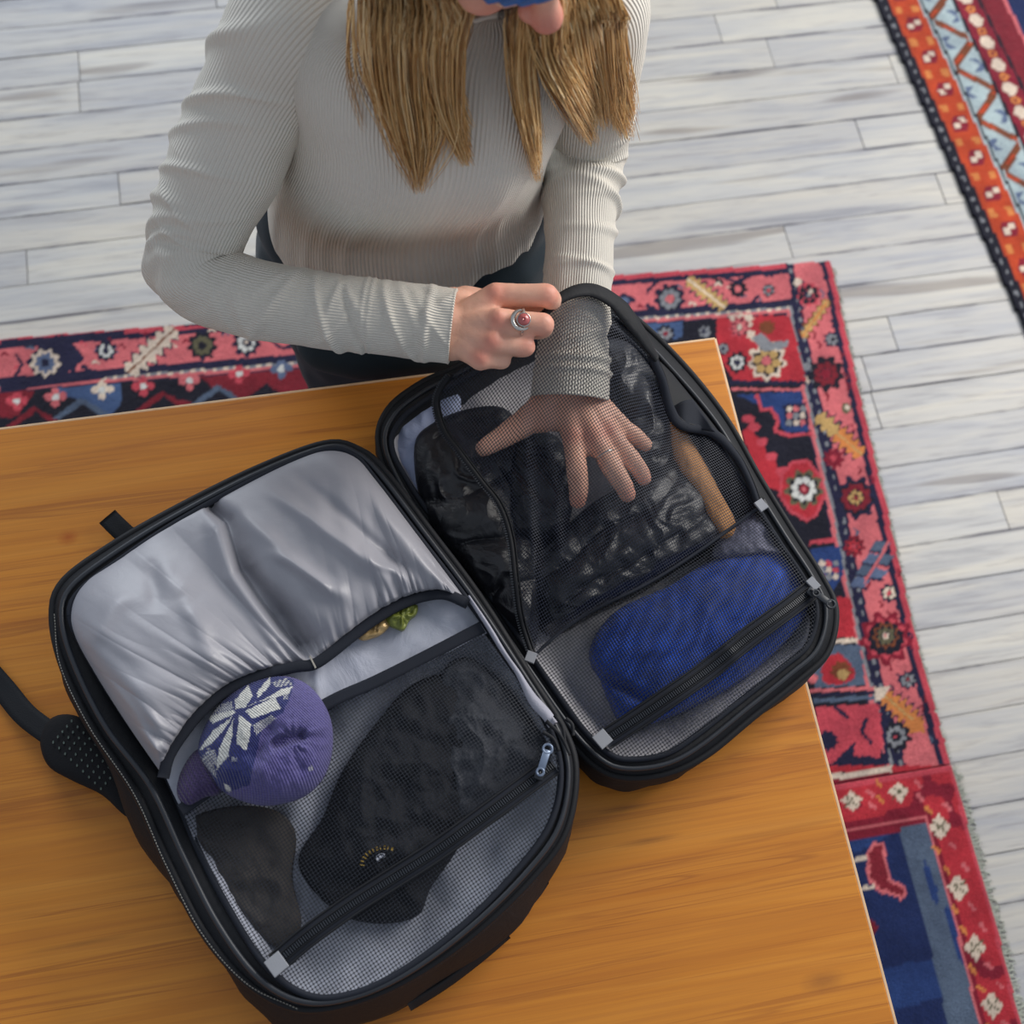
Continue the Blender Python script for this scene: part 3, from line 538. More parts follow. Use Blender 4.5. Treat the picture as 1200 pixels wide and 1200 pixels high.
m = fbm(r3.X*9, r3.Y*9, 41); u2 = ((dl-0.276)/0.25) % 1; v2 = (tt/0.34+0.1) % 1; q = np.abs(u2-0.5)+np.abs(v2-0.5)+0.02*np.sin(tt*200); b3(0.276, 2, 'cream', q < 0.30); b3(0.276, 2, 'brown', q < 0.27); b3(0.276, 2, 'orange', q < 0.16); b3(0.276, 2, 'deep', q < 0.08)
rug3 = r3.build('rug', None, M['rug'], 0.001); tag(rug3, 'orange, pale and dark red bordered rug with black edge at the upper right', 'rug')
def fringe(parent, line, y0, y1, dens, ln, side=1):
    mb = MB(); y = y0
    while y < y1:
        x = float(line(y)); L = ln*random.uniform(0.4, 1.2); a = random.uniform(-0.6, 0.6); p0 = np.array([x-0.002*side, y, 0.006]); p1 = p0+np.array([side*L*math.cos(a)*0.6, L*math.sin(a)*0.6, -0.002]); p2 = p0+np.array([side*L*math.cos(a*1.3), L*math.sin(a*1.3), -0.0045])
        mb.tube([p0, p1, p2], [0.0014, 0.0007], 3, caps=False); y += dens
    o = mb.build('fringe', M['fringe'], parent, kind='stuff'); return o
fringe(rug, xr, 0.27, 1.2, 0.0021, 0.010); fringe(rug2, xr2, -0.55, 0.255, 0.0016, 0.017)

# ------------------------------------------------------------------ table
tb = thing('table', (0.435-0.75, 0.698-0.55, 0), 'varnished orange pine table with an open backpack on it', 'table')
x0, x1, y0, y1 = -1.20, 0.435, -0.55, 0.698
MB().box(((x0+x1)/2, (y0+y1)/2, TZ-0.014), ((x1-x0)/2-0.0015, (y1-y0)/2-0.0015, 0.014), bev=0.0012).build('tabletop', M['table'], tb, smooth=False)
eb = MB(); eb.box(((x0+x1)/2, y1, TZ-0.0145), ((x1-x0)/2, 0.0016, 0.0135), bev=0.0006); eb.box((x1, (y0+y1)/2, TZ-0.0145), (0.0016, (y1-y0)/2, 0.0135), bev=0.0006); eb.box((x0, (y0+y1)/2, TZ-0.0145), (0.0016, (y1-y0)/2, 0.0135), bev=0.0006); eb.box(((x0+x1)/2, y0, TZ-0.0145), ((x1-x0)/2, 0.0016, 0.0135), bev=0.0006)
eb.build('edge_band', M['table_edge'], tb, smooth=False)
for yy in (y0+0.12, y1-0.12): MB().box(((x0+x1)/2, yy, TZ-0.07), ((x1-x0)/2-0.16, 0.01, 0.04), bev=0.002).build('apron', M['table_leg'], tb, smooth=False)
for xx in (x0+0.12, x1-0.12):
    MB().box((xx, (y0+y1)/2, TZ-0.07), (0.01, (y1-y0)/2-0.16, 0.04), bev=0.002).build('apron', M['table_leg'], tb, smooth=False)
    for yy in (y0+0.12, y1-0.12): MB().box((xx, yy, (TZ-0.028+0.012)/2), (0.026, 0.026, (TZ-0.028-0.012)/2), bev=0.003).build('leg', M['table_leg'], tb, smooth=False)

# ------------------------------------------------------------------ the opened backpack
bag = thing('backpack', tuple(P(480, 780, TZ)), 'black travel backpack lying unzipped and open like a book on the table', 'backpack')
# matching loops, clockwise from the upper left corner of the deep half
LA = [(62,722),(74,682),(130,640),(203,598),(300,550),(382,520),(422,528),(450,552),(502,620),(562,700),(622,795),(660,855),(674,905),(662,975),(622,1030),(557,1092),(484,1143),(415,1173),(350,1181),(292,1152),(240,1094),(197,1012),(160,930),(108,852),(74,780)]
LC = [(82,722),(94,692),(142,655),(210,610),(302,560),(381,528),(415,534),(440,562),(490,628),(549,705),(606,788),(643,852),(657,905),(645,965),(604,1022),(544,1083),(474,1136),(415,1164),(362,1167),(313,1133),(270,1068),(232,995),(194,908),(150,845),(102,768)]
LO = [None,None,None,None,None,None,None,None,None,None,None,None,(676,915),(668,985),(640,1035),(592,1095),(492,1172),(425,1200),(345,1212),(300,1180),(252,1118),(211,1054),(152,972),(112,880),(70,800)]
LB = [(72,722),(84,687),(136,647),(206,604),(301,555),(382,524),(418,531),(446,557),(497,624),(556,703),(614,791),(652,853),(666,905),(654,970),(613,1026),(550,1087),(479,1139),(415,1168),(356,1174),(303,1146),(256,1084),(216,1006),(176,921),(124,852),(86,776)]
zA, zB, zC = 0.828, 0.846, [0.846]*20+[0.838, 0.828, 0.822, 0.826, 0.838]
PER = 8
def wloop(pp, z):
    zz = z if isinstance(z, (list, tuple)) else [z]*len(pp); return np.array([P(a, b, c) for (a, b), c in zip(pp, zz)])
def shell(name, A, Cc, O, zA, zC, zO, mat, base_in=0.93, zbase=TZ+0.001, inner_drop=0.07, parent=None):
    wa = wloop(A, zA); wc = wloop(Cc, zC); cen = wa.mean(0)
    wo = np.array([P(*O[i], zO) if O[i] is not None else np.r_[wa[i][:2]+(wa[i][:2]-cen[:2])*0.01, zO] for i in range(len(A))])
    wbm = wo.copy(); wbm[:, 2] = zbase+0.022; wb_ = cen+(wo-cen)*base_in; wb_[:, 2] = zbase
    wi = cen+(wc-cen)*0.965; wi[:, 2] = zbase+0.022; wf = cen+(wc-cen)*0.5; wf[:, 2] = zbase+0.008; wz = np.repeat(cen[None], len(A), 0); wz[:, 2] = zbase+0.008; wz += (wf-wz)*0.02
    top = (wa+wc)/2; top[:, 2] += 0.004
    rings = [crp(x, PER, True) for x in (wz*[1, 1, 1]+[0, 0, -0.007], cen*[1, 1, 0]+(wb_-cen*[1, 1, 0])*[0.6, 0.6, 1], wb_, wbm, wo, wa, top, wc, wi, wf, wz)]
    # soft puckers on the outer wall
    n = len(rings[0]); V = np.array(rings); s = np.arange(n)
    for k, a in ((3, 0.003), (4, 0.004)): d = V[k][:, :2]-cen[:2]; V[k][:, :2] += d/np.linalg.norm(d, axis=1)[:, None]*(a*fbm(s*0.11, s*0+k, 3))[:, None]
    F = gridf(len(rings), n, cv=True); return mk(name, V.reshape(-1, 3), F, mat, parent)
body_shell = shell('main_compartment', LA, LC, LO, zA, zC, 0.780, M['black'], parent=bag)
loopA = crp(wloop(LA, zA), PER, True); loopB = crp(wloop(LB, zB), PER, True); loopC = crp(wloop(LC, zC), PER, True)
def closed_tube(name, loop, r, mat, parent, n=8, wob=0.0):
    p = np.vstack([loop, loop[:1]]); p = cr(p, len(p)); mb = MB(); mb.tube(p, [r, r], n, caps=False); return mb.build(name, mat, parent)
closed_tube('rim_piping', loopA, 0.0042, M['piping'], body_shell); closed_tube('inner_piping', loopC+[0, 0, 0.0005], 0.0030, M['navy'], body_shell)
closed_tube('zip_coil', loopB, 0.0026, M['zip'], body_shell)
# outer zip teeth and pale stitching
def teeth(name, path, step, half, parent, mat, up=(0, 0, 1), kind='stuff'):
    p = cr(path, int(np.linalg.norm(np.diff(path, axis=0), axis=1).sum()/step)+2); T = np.gradient(p, axis=0); T /= np.linalg.norm(T, axis=1)[:, None]; mb = MB(); up = np.array(up, float)
    for q, t in zip(p, T):
        b = np.cross(up, t); b /= np.linalg.norm(b); mb.box(q, half, np.array([t, b, np.cross(t, b)]))
    return mb.build(name, mat, parent, smooth=False, kind=kind)
st_path = crp(wloop([(x-2, y+1) for x, y in LA[18:]]+[(65, 722)], 0.834), 8)
teeth('stitching', st_path+[0, 0, 0.004], 0.0030, (0.0009, 0.00035, 0.0003), body_shell, M['stitch'])
teeth('zip_teeth', crp(wloop([(x+2, y+3) for x, y in LA[13:19]], 0.822), 8)+[0, 0, 0.004], 0.0026, (0.0007, 0.0022, 0.0006), body_shell, M['zip'])
def ribbon(name, path, width, mat, parent, thick=0.0012, up=(0, 0, 1), bow=0.0, closedend=True):
    """flat band with real thickness along a 3D path"""
    p = np.asarray(path, float); T = np.gradient(p, axis=0); T /= np.linalg.norm(T, axis=1)[:, None]; up = np.array(up, float); B = np.cross(up, T); B /= np.linalg.norm(B, axis=1)[:, None]; N = np.cross(T, B)
    wd = np.interp(np.linspace(0, 1, len(p)), np.linspace(0, 1, len(np.atleast_1d(width))), np.atleast_1d(width))[:, None]
    prof = [(-0.5, 0), (-0.5, 1), (-0.25, 1+bow), (0, 1+bow*1.3), (0.25, 1+bow), (0.5, 1), (0.5, 0)]; V = np.stack([p+B*wd*a+N*thick*(b-0.0) for a, b in prof], 1); k = len(prof)
    F = gridf(len(p), k, cv=True).tolist()+[list(range(k))[::-1], [(len(p)-1)*k+i for i in range(k)]]
    return mk(name, V.reshape(-1, 3), F, mat, parent)
def pline(pts, z, n=40):
    zz = z if isinstance(z, (list, tuple)) else [z]*len(pts); return cr(np.array([P(a, b, c) for (a, b), c in zip(pts, zz)]), n)

BA = R(25)
def buv(V):
    V = np.asarray(V).reshape(-1, 3); return np.stack([V[:, 0]*math.cos(BA)+V[:, 1]*math.sin(BA), -V[:, 0]*math.sin(BA)+V[:, 1]*math.cos(BA)], 1)
def sheet(name, S, Z, mat, parent, thick=0.0, uv=True, **k):
    V = Pv(S[..., 0], S[..., 1], Z); n, m = V.shape[:2]; F = gridf(n, m, flip=True)
    Vt = V.reshape(-1, 3)
    if thick: Vt = np.vstack([Vt, Vt-[0, 0, thick]]); F = np.vstack([F, F[:, ::-1]+n*m]); idx = np.arange(n*m).reshape(n, m); b = np.r_[idx[:, 0], idx[-1, 1:], idx[-2::-1, -1], idx[0, -2:0:-1]]; b2 = np.roll(b, -1); F = np.vstack([F, np.stack([b, b2, b2+n*m, b+n*m], 1)])
    return mk(name, Vt, F, mat, parent, uv=buv(Vt) if uv else None, **k)

# grey lining of the deep half, rumpled
def disc_sheet(name, loop_px, z_edge, zf, mat, parent, rings=26, n=150, shrink=1.0):
    L = cr(loop_px, n, True); c = L.mean(0); t = np.linspace(0.01, 1, rings)[:, None, None]; S = c+(L[None]-c)*t*shrink; Z = zf(S[..., 0], S[..., 1], np.broadcast_to(t[..., 0], S.shape[:2])); V = Pv(S[..., 0], S[..., 1], Z)
    return mk(name, V.reshape(-1, 3), gridf(rings, n, cv=True, flip=False), mat, parent, uv=buv(V))
disc_sheet('lining', [(x, y) for x, y in LC], 0.8, lambda x, y, t: 0.808+0.026*np.clip((t-0.86)/0.14, 0, 1)**1.5+0.005*fbm(x/38, y/60, 3)+0.0035*ridge(x/26+y/90, y/120, 5)*np.clip((1-t)*6, 0, 1), M['lining'], body_shell, shrink=0.997)

# gathered satin pocket: lens between the elastic (B) and the rim (T)
Bc = [(190,908),(197,882),(212,858),(232,833),(258,810),(285,795),(315,785),(345,778),(366,775),(385,763),(410,743),(438,722),(465,706),(492,696),(520,693),(547,704)]
Tc = [(190,908),(150,850),(112,790),(88,745),(84,712),(100,682),(142,653),(190,620),(243,592),(300,561),(345,539),(381,528),(415,535),(440,562),(490,628),(547,704)]
def z_sat(s, t, x, y):
    sn = 0.475
    lobeL = np.clip(np.sin(math.pi*np.clip(s/0.50, 0, 1)), 0, 1)**0.55; lobeR = np.clip(np.sin(math.pi*np.clip((s-0.44)/0.60, 0, 1)), 0, 1)**0.55
    prof = np.clip(np.sin(math.pi*np.clip(t, 0, 1)**0.75), 0, 1)**0.7
    z = 0.848+0.040*prof*np.maximum(lobeL, lobeR*0.85)
    cp = np.array([(248,596),(266,612),(275,640),(284,668),(306,700),(334,738),(360,768)], float); dm = np.full(x.shape, 1e9); sg = np.zeros(x.shape); al = np.zeros(x.shape)
    for i in range(len(cp)-1):
        e = cp[i+1]-cp[i]; Ln = np.hypot(*e); e = e/Ln; uu = np.clip((x-cp[i, 0])*e[0]+(y-cp[i, 1])*e[1], 0, Ln); q = np.hypot(x-cp[i, 0]-uu*e[0], y-cp[i, 1]-uu*e[1]); k = q < dm; dm = np.where(k, q, dm); sg = np.where(k, -(x-cp[i, 0])*e[1]+(y-cp[i, 1])*e[0], sg); al = np.where(k, (i+uu/Ln)/6, al)
    wdt = np.where(sg > 0, 5.0, 9.0+16*al)      # steep on the left lobe, a broad slope on the right
    z -= (0.016+0.016*al)*np.exp(-(dm/wdt)**2)*np.clip(t*10, 0, 1); z += 0.008*np.exp(-((dm-16)/9)**2)*(sg > 0)*np.clip(al*5, 0, 1)*np.clip(t*6, 0, 1)
    g = np.exp(-t/(0.22+0.10*(s < 0.42))); warp = s*1.0+0.010*noise(s*18, t*3, 2)
    pl = 0.6*np.abs(np.sin(math.pi*warp*21+1.3*noise(s*30, t*1.2, 7)))**0.7+0.5*np.abs(np.sin(math.pi*warp*37+1.5*noise(s*26, t*1.6, 17)))**0.8*np.exp(-t/0.15); pl2 = np.sin(math.pi*warp*61+2*noise(s*40, t*2, 9))
    amp = 0.6+0.6*noise(s*22, s*0, 12)
    z += (0.0125*pl*amp*g+0.0022*pl2*np.exp(-t/0.08))*np.clip(t*30, 0.15, 1)
    z += 0.0045*noise(s*14+t*1.5, t*2.2, 15)*prof+0.0022*noise(s*30-t*2, t*3, 16)*prof
    for (ax_, ay, bx, by, wd, am) in ((300,560,470,690,9,0.009),(330,545,500,680,8,-0.007),(250,600,330,720,10,0.008),(265,590,420,715,9,0.006),(310,640,400,700,7,0.007),(420,640,480,690,6,0.006),(285,640,345,745,9,-0.009),(180,640,180,720,12,-0.005),(100,760,150,690,12,0.006),(160,640,230,700,14,0.006),(210,700,260,790,12,0.006),(420,560,520,680,12,0.005)):
        d = np.array([bx-ax_, by-ay], float); L = np.hypot(*d); d /= L; u = ((x-ax_)*d[0]+(y-ay)*d[1])/L; v = -(x-ax_)*d[1]+(y-ay)*d[0]+5*noise(u*3, u*0, int(ax_))
        z += am*np.exp(-(v/wd)**2)*np.clip(1.5*np.sin(math.pi*np.clip(u, 0, 1)), 0, 1)*prof
    return z
ns, nt = 520, 90; Bs = cr(Bc, ns); Ts = crp(Tc, 40); 
# same knots on both curves keep the pleats running from elastic to rim
Bk = crp(Bc, 36); Tk = crp(Tc, 36); ns = len(Bk); t = np.linspace(0, 1, nt)**1.25
S = Bk[:, None]*(1-t)[None, :, None]+Tk[:, None]*t[None, :, None]; s_ = np.linspace(0, 1, ns)[:, None]*np.ones((1, nt)); t_ = np.ones((ns, 1))*t[None]
Zs = z_sat(s_, t_, S[..., 0], S[..., 1]); endf = np.clip(np.minimum(s_, 1-s_)*18, 0, 1); Zs = 0.848+(Zs-0.848)*endf
pocket = sheet('gathered_pocket', S, Zs, M['satin'], body_shell, thick=0.0, uv=False)
band = ribbon('elastic_binding', crp(wloop([(x+1.5, y+4) for x, y in Bc], 0.856), 6), 0.0105, M['navy'], body_shell, 0.0022, bow=0.5)
ribbon('bartack', pline([(363, 769), (370, 783)], 0.8595, 6), 0.0016, M['stitch'], body_shell, 0.0010)
# divider panel under the pocket mouth and its pale rim strip
Sd = coons([(192,905),(225,850),(262,812),(310,792),(365,775),(440,722),(500,695),(549,700)], [(214,952),(252,928),(310,882),(385,832),(440,806),(500,777),(571,742)], [(192,905),(203,930),(214,952)], [(549,700),(560,720),(571,742)], 90, 16)
sheet('divider_panel', Sd, 0.838+0.0025*fbm(Sd[..., 0]/40, Sd[..., 1]/40, 8)+0.004*np.exp(-((Sd[..., 0]-372-(Sd[..., 1]-790)*0.0)/5)**2), M['lining'], body_shell)
ribbon('lining_edge', pline([(549,700),(572,735),(590,765),(607,790),(624,820),(640,838),(648,850)], 0.853, 50), [0.003, 0.004, 0.0045, 0.004, 0.006, 0.011, 0.010], M['light'], body_shell, 0.003, bow=0.8)
# net pocket of the deep half
zml = rbf([(212,950,.842),(272,1070,.846),(362,1172,.846),(475,1138,.846),(605,1022,.846),(656,905,.846),(565,735,.846),(385,822,.848),(300,990,.846),(420,920,.858),(540,850,.868),(600,880,.862),(470,1000,.858),(400,1080,.85),(550,1000,.852),(330,1100,.848)], 90)
Sm = coons([(212,950),(250,922),(310,870),(385,824),(440,799),(500,769),(565,735)], [(313,1133),(362,1167),(415,1164),(474,1136),(544,1083),(604,1022),(645,965),(657,905)], [(212,950),(232,995),(270,1068),(313,1133)], [(565,735),(606,788),(643,852),(657,905)], 120, 90)
zf = lambda x, y: zml(x, y)+0.0022*ridge((x*0.5+y)/70, (x-y)/200, 4)
sheet('net_pocket', Sm, zf(Sm[..., 0], Sm[..., 1]), M['net'], body_shell)
ribbon('net_binding', pline([(212,950),(250,922),(310,870),(385,824),(440,799),(500,769),(565,735)], 0.8505, 60), 0.0115, M['navy'], body_shell, 0.0016)
def zline(pts, fz, dz, n=60):
    q = cr(pts, n); return Pv(q[:, 0], q[:, 1], fz(q[:, 0], q[:, 1])+dz)
def zipper(pts, fz, width, parent, tabs):
    p = zline(pts, fz, 0.0015); q = cr(pts, 60)
    zt = ribbon('zip_tape', p, width, M['navy'], parent, 0.0012)
    teeth('zip_teeth', p+[0, 0, 0.0022], 0.0023, (0.0006, 0.0026, 0.0010), parent, M['zip'])
    for s in (-1, 1):
        T = np.gradient(p, axis=0); T /= np.linalg.norm(T, axis=1)[:, None]; B = np.cross([0, 0, 1], T); mb = MB(); mb.tube(p+B*s*width*0.47+[0, 0, 0.0012], [0.0012, 0.0012], 6); mb.tube(p+B*s*width*0.2+[0, 0, 0.0018], [0.0009, 0.0009], 6); mb.build('zip_seam', M['piping'], parent)
    return zt
zipper([(322,1130),(360,1098),(410,1062),(460,1030),(510,998),(560,962),(610,925),(648,897)], zf, 0.0185, body_shell, None)
def tabpatch(c, half, ang, z, parent, name='zip_end_tab'):
    p = P(c[0], c[1], z); a = R(ang); A = np.array([[math.cos(a), math.sin(a), 0], [-math.sin(a), math.cos(a), 0], [0, 0, 1]]); return MB().box(p, (*half, 0.0012), A, bev=0.0005).build(name, M['tab'], parent, smooth=False)
tabpatch((324,1130), (0.0075, 0.0080), 30, 0.8535, body_shell)
# zip slider and its puller
def slider(c, z, ang, mat, parent, L=0.026):
    p = P(c[0], c[1], z); a = R(ang); d = np.array([math.cos(a), math.sin(a), 0]); b = np.array([-d[1], d[0], 0]); A = np.array([d, b, [0, 0, 1]])
    mb = MB(); mb.box(p, (0.0045, 0.0042, 0.0022), A, bev=0.001); mb.tube(cr([p-d*0.002+[0, 0, 0.002], p+[0, 0, 0.0048], p+d*0.004+[0, 0, 0.002]], 8), [0.0011, 0.0011], 6)
    o = mb.build('zip_slider', M['zip'], parent); mb = MB(); q = p+d*0.012+[0, 0, 0.0042]
    mb.box(q+d*0.002, (L/2-0.004, 0.0034, 0.0009), A, bev=0.0004)
    th = np.linspace(0, 2*math.pi, 20)
    for cc, r in ((q+d*(L/2-0.001), 0.0042), (q-d*(L/2-0.003), 0.0032)): mb.tube(cc+np.stack([np.cos(th)*r, np.sin(th)*r, th*0], 1), [0.0013, 0.0013], 6, caps=False)
    mb.build('zip_puller', mat, parent)
slider((632,908), 0.862, 62, M['pull'], body_shell)

# lid half
RA = [(444,520),(455,480),(492,450),(535,430),(598,394),(655,366),(705,356),(745,374),(800,427),(850,490),(890,560),(930,625),(962,675),(979,715),(969,765),(932,800),(882,840),(828,884),(782,906),(732,911),(697,897),(660,858),(612,790),(562,716),(512,645),(466,580)]
RC = [(459,524),(470,492),(503,466),(540,446),(602,412),(655,386),(700,378),(732,394),(780,445),(832,505),(874,573),(911,632),(944,682),(957,715),(947,755),(917,782),(869,820),(814,863),(779,884),(737,890),(712,882),(678,848),(632,783),(584,712),(532,640),(484,574)]
zRA, zRC = 0.786, 0.800
lid = shell('lid_compartment', RA, RC, [None]*len(RA), zRA, zRC, 0.757, M['black'], base_in=0.96, inner_drop=0.05, parent=bag)
lA = crp(wloop(RA, zRA), PER, True); lC = crp(wloop(RC, zRC), PER, True); lB = crp(wloop([((a+c)/2, (b+d)/2) for (a, b), (c, d) in zip(RA, RC)], 0.800), PER, True)
closed_tube('rim_piping', lA, 0.0040, M['piping'], lid); closed_tube('inner_piping', lC, 0.0030, M['navy'], lid); closed_tube('zip_coil', lB, 0.0024, M['zip'], lid)
disc_sheet('lining', RC, 0.8, lambda x, y, t: 0.748+0.044*np.clip((t-0.84)/0.16, 0, 1)**1.5+0.006*fbm(x/34, y/50, 13)*np.clip((1-t)*6, 0, 1), M['lid_lining'], lid, shrink=0.996)
# hinge strip joining the halves along their shared side
hz = [(450,556),(505,632),(565,712),(620,794),(662,858)]; Sh = np.stack([np.stack(cr([(x-8, y-2) for x, y in hz], 40), 0), np.stack(cr([(x+10, y+4) for x, y in hz], 40), 0)], 1)
sheet('hinge_panel', Sh, 0.796+0*Sh[..., 0], M['black'], bag, thick=0.004)
# lifted net panel of the lid
zfl = rbf([(530,440,.880),(575,415,.905),(612,385,.93),(650,350,.946),(690,341,.935),(725,358,.918),(760,415,.885),(510,470,.858),(528,520,.852),(560,560,.850),(600,640,.842),(605,700,.832),(625,770,.808),(700,715,.812),(760,685,.812),(820,642,.810),(888,597,.806),(862,530,.812),(815,503,.818),(782,470,.842),
    (680,480,.900),(680,420,.924),(655,440,.915),(705,450,.912),(700,520,.888),(680,590,.868),(755,550,.864),(640,540,.872),(590,500,.880),(650,660,.848),(740,640,.844),(820,590,.828),(560,480,.876),(600,440,.910),(780,540,.846),(850,570,.818)], 55)
def zflap(x, y):
    u = (y-430)/330.0; xf = 608+22*u; return zfl(x, y)+0.008*np.exp(-((x-xf)/9)**2)*np.clip(1.2*np.sin(math.pi*np.clip(u, 0, 1)), 0, 1)+0.004*np.exp(-((x-xf-26-8*u)/8)**2)*np.clip(np.sin(math.pi*np.clip(u, 0, 1)), 0, 1)+0.0014*fbm(x/18, y/40, 6)
Fl = [(527,440),(516,455),(511,475),(520,505),(538,530),(562,562),(585,592),(598,630),(604,680),(610,725),(624,770)]
Ft = [(527,440),(560,420),(600,392),(632,366),(655,346),(685,338),(712,350),(738,378),(762,415)]
Fr = [(762,415),(775,445),(784,478),(798,498),(835,508),(862,535),(878,565),(889,595)]
Fb = [(624,770),(660,738),(700,713),(760,683),(820,645),(889,595)]
Sf = coons(Ft, Fb, Fl, Fr, 130, 130)
flap = sheet('net_flap', Sf, zflap(Sf[..., 0], Sf[..., 1]), M['net2'], lid)
mb = MB(); p = zline(Fl, zflap, 0.001, 70); mb.tube(p, [0.0034, 0.0026, 0.0026], 8); mb.tube(p+[0.0036, 0.0, 0.001], [0.0010, 0.0010], 5); mb.build('flap_zip', M['piping'], lid)
teeth('zip_teeth', p+[-0.0035, 0, 0.001], 0.0026, (0.0007, 0.0012, 0.0008), lid, M['zip'])
p = zline([(632,366),(655,345),(685,337),(714,350),(740,380),(764,417)], zflap, 0.002, 50); ribbon('flap_band', p+[0.003, -0.004, 0.0], [0.006, 0.012, 0.019, 0.021, 0.018, 0.010], M['black'], lid, 0.002, up=(0.2, 0.2, 1), bow=0.6)
p = zline(Fr, zflap, 0.002, 60); ribbon('flap_side_band', p, [0.009, 0.009, 0.012, 0.010, 0.007, 0.006], M['navy'], lid, 0.002, bow=0.8)
mb = MB(); mb.tube(p+[0.004, 0.002, 0.001], [0.0014, 0.0014], 6); mb.build('flap_piping', M['piping'], lid)
# folded gusset tongue on the right and the dark gusset net behind it
Sg = coons([(786,478),(800,470),(812,468)], [(800,500),(820,503),(838,506)], [(786,478),(790,492),(800,500)], [(812,468),(826,488),(838,506)], 14, 14)
sheet('gusset_tongue', Sg, 0.826+0.004*np.sin(Sg[..., 0]/6), M['navy'], lid, thick=0.001)
Sg = coons([(764,417),(775,425),(788,438)], [(889,595),(892,590),(896,584)], [(764,417),(784,478),(835,508),(862,535),(889,595)], [(788,438),(838,500),(870,545),(896,584)], 8, 50)
sheet('gusset', Sg, 0.806+0.02*np.linspace(1, 0, 8)[:, None]*np.linspace(1, 0, 50)[None]**0.5, M['black'], lid, thick=0.001)
# lower net pocket of the lid
Rr_ = [(889,595),(912,632),(944,682),(957,715)]; Rb = [(700,872),(712,882),(737,890),(779,884),(814,863),(869,820),(917,782),(947,755),(957,715)]; Rl = [(624,770),(650,805),(678,848),(700,872)]
Sn = coons(Fb, Rb, Rl, Rr_, 120, 70)
znr = rbf([(624,770,.803),(700,872,.803),(779,884,.803),(869,820,.803),(957,715,.803),(889,595,.805),(820,700,.828),(760,740,.826),(700,770,.812),(880,680,.822),(840,770,.815),(760,830,.810),(920,700,.812),(700,715,.812),(820,642,.810)], 75)
znf = lambda x, y: znr(x, y)+0.0016*ridge((x-0.6*y)/60, (x+y)/200, 14)
sheet('net_pocket', Sn, znf(Sn[..., 0], Sn[..., 1]), M['net'], lid)
mb = MB(); mb.tube(zline(Fb, znf, 0.003, 60), [0.0018, 0.0018], 6); mb.build('seam_binding', M['navy'], lid)
zipper([(708,868),(740,847),(780,820),(830,785),(880,745),(925,712),(953,690)], znf, 0.0200, lid, None)
tabpatch((706,866), (0.007, 0.0075), 30, 0.812, lid); tabpatch((622,770), (0.0055, 0.005), 60, 0.816, lid); tabpatch((892,592), (0.005, 0.006), 25, 0.816, lid); tabpatch((953,684), (0.0045, 0.0065), 30, 0.812, lid)
slider((951,694), 0.815, -48, M['zip'], lid, 0.022)
# straps outside
sp = MB(); 
def padblob(outl, z0, z1, n=60, rings=10, dome=0.006):
    L = cr(outl, n, True); c = L.mean(0); V = []
    for t, z in [(0.9, z0)]+[(1.0, z0+0.003), (1.0, (z0+z1)/2)]+[(x, z1-dome*(x**4)) for x in np.linspace(0.96, 0.01, rings)]: S = c+(L-c)*t; V.append(Pv(S[:, 0], S[:, 1], np.full(n, z)))
    V = np.array(V); return V.reshape(-1, 3), gridf(len(V), n, cv=True)
strap = mk('shoulder_strap', *padblob([(47,872),(52,850),(68,838),(92,840),(118,862),(150,905),(170,950),(150,958),(120,932),(85,915),(57,898)], TZ+0.001, TZ+0.030), M['pad'], bag)
dots = MB()
for i in range(9):
    for j in range(7):
        x = 84+i*7.0-j*5.4; y = 845+i*6.8+j*6.2
        q = (x, y)
        if j < 5 and q[1] < 925: dots.ell(P(q[0], q[1], TZ+0.0302), (0.0012, 0.0016, 0.0008), n=8, m=4)
dots.build('perforation', M['dot'], strap, kind='stuff')
ribbon('webbing', pline([(-60,745),(-25,775),(5,808),(30,838),(62,862),(90,880)], [TZ+0.002, TZ+0.003, TZ+0.004, TZ+0.010, TZ+0.018, TZ+0.02], 30), 0.023, M['webbing'], strap, 0.0018)
ribbon('haul_loop', pline([(126,606),(140,620),(158,636),(178,652)], [TZ+0.014, TZ+0.012, TZ+0.008, TZ+0.006], 16), 0.0215, M['webbing'], bag, 0.003)
ribbon('side_strap', pline([(478,1178),(520,1152),(560,1122),(594,1093)], 0.765, 20), 0.012, M['webbing'], bag, 0.003, up=(0.3, -0.7, 0.5))
ribbon('side_strap', pline([(614,1062),(628,1045),(638,1030)], 0.77, 10), 0.012, M['webbing'], bag, 0.003, up=(0.5, -0.6, 0.5))
# clutter of black zip pulls at the hinge's near end
mb = MB()
for a, b in (((640,845),(668,885)), ((650,838),(662,870)), ((636,858),(655,880)), ((663,842),(672,862))): mb.tube(pline([a, ((a[0]+b[0])/2+3, (a[1]+b[1])/2-3), b], 0.862, 8), [0.0022, 0.0016], 6)
mb.build('zip_cord', M['piping'], bag)

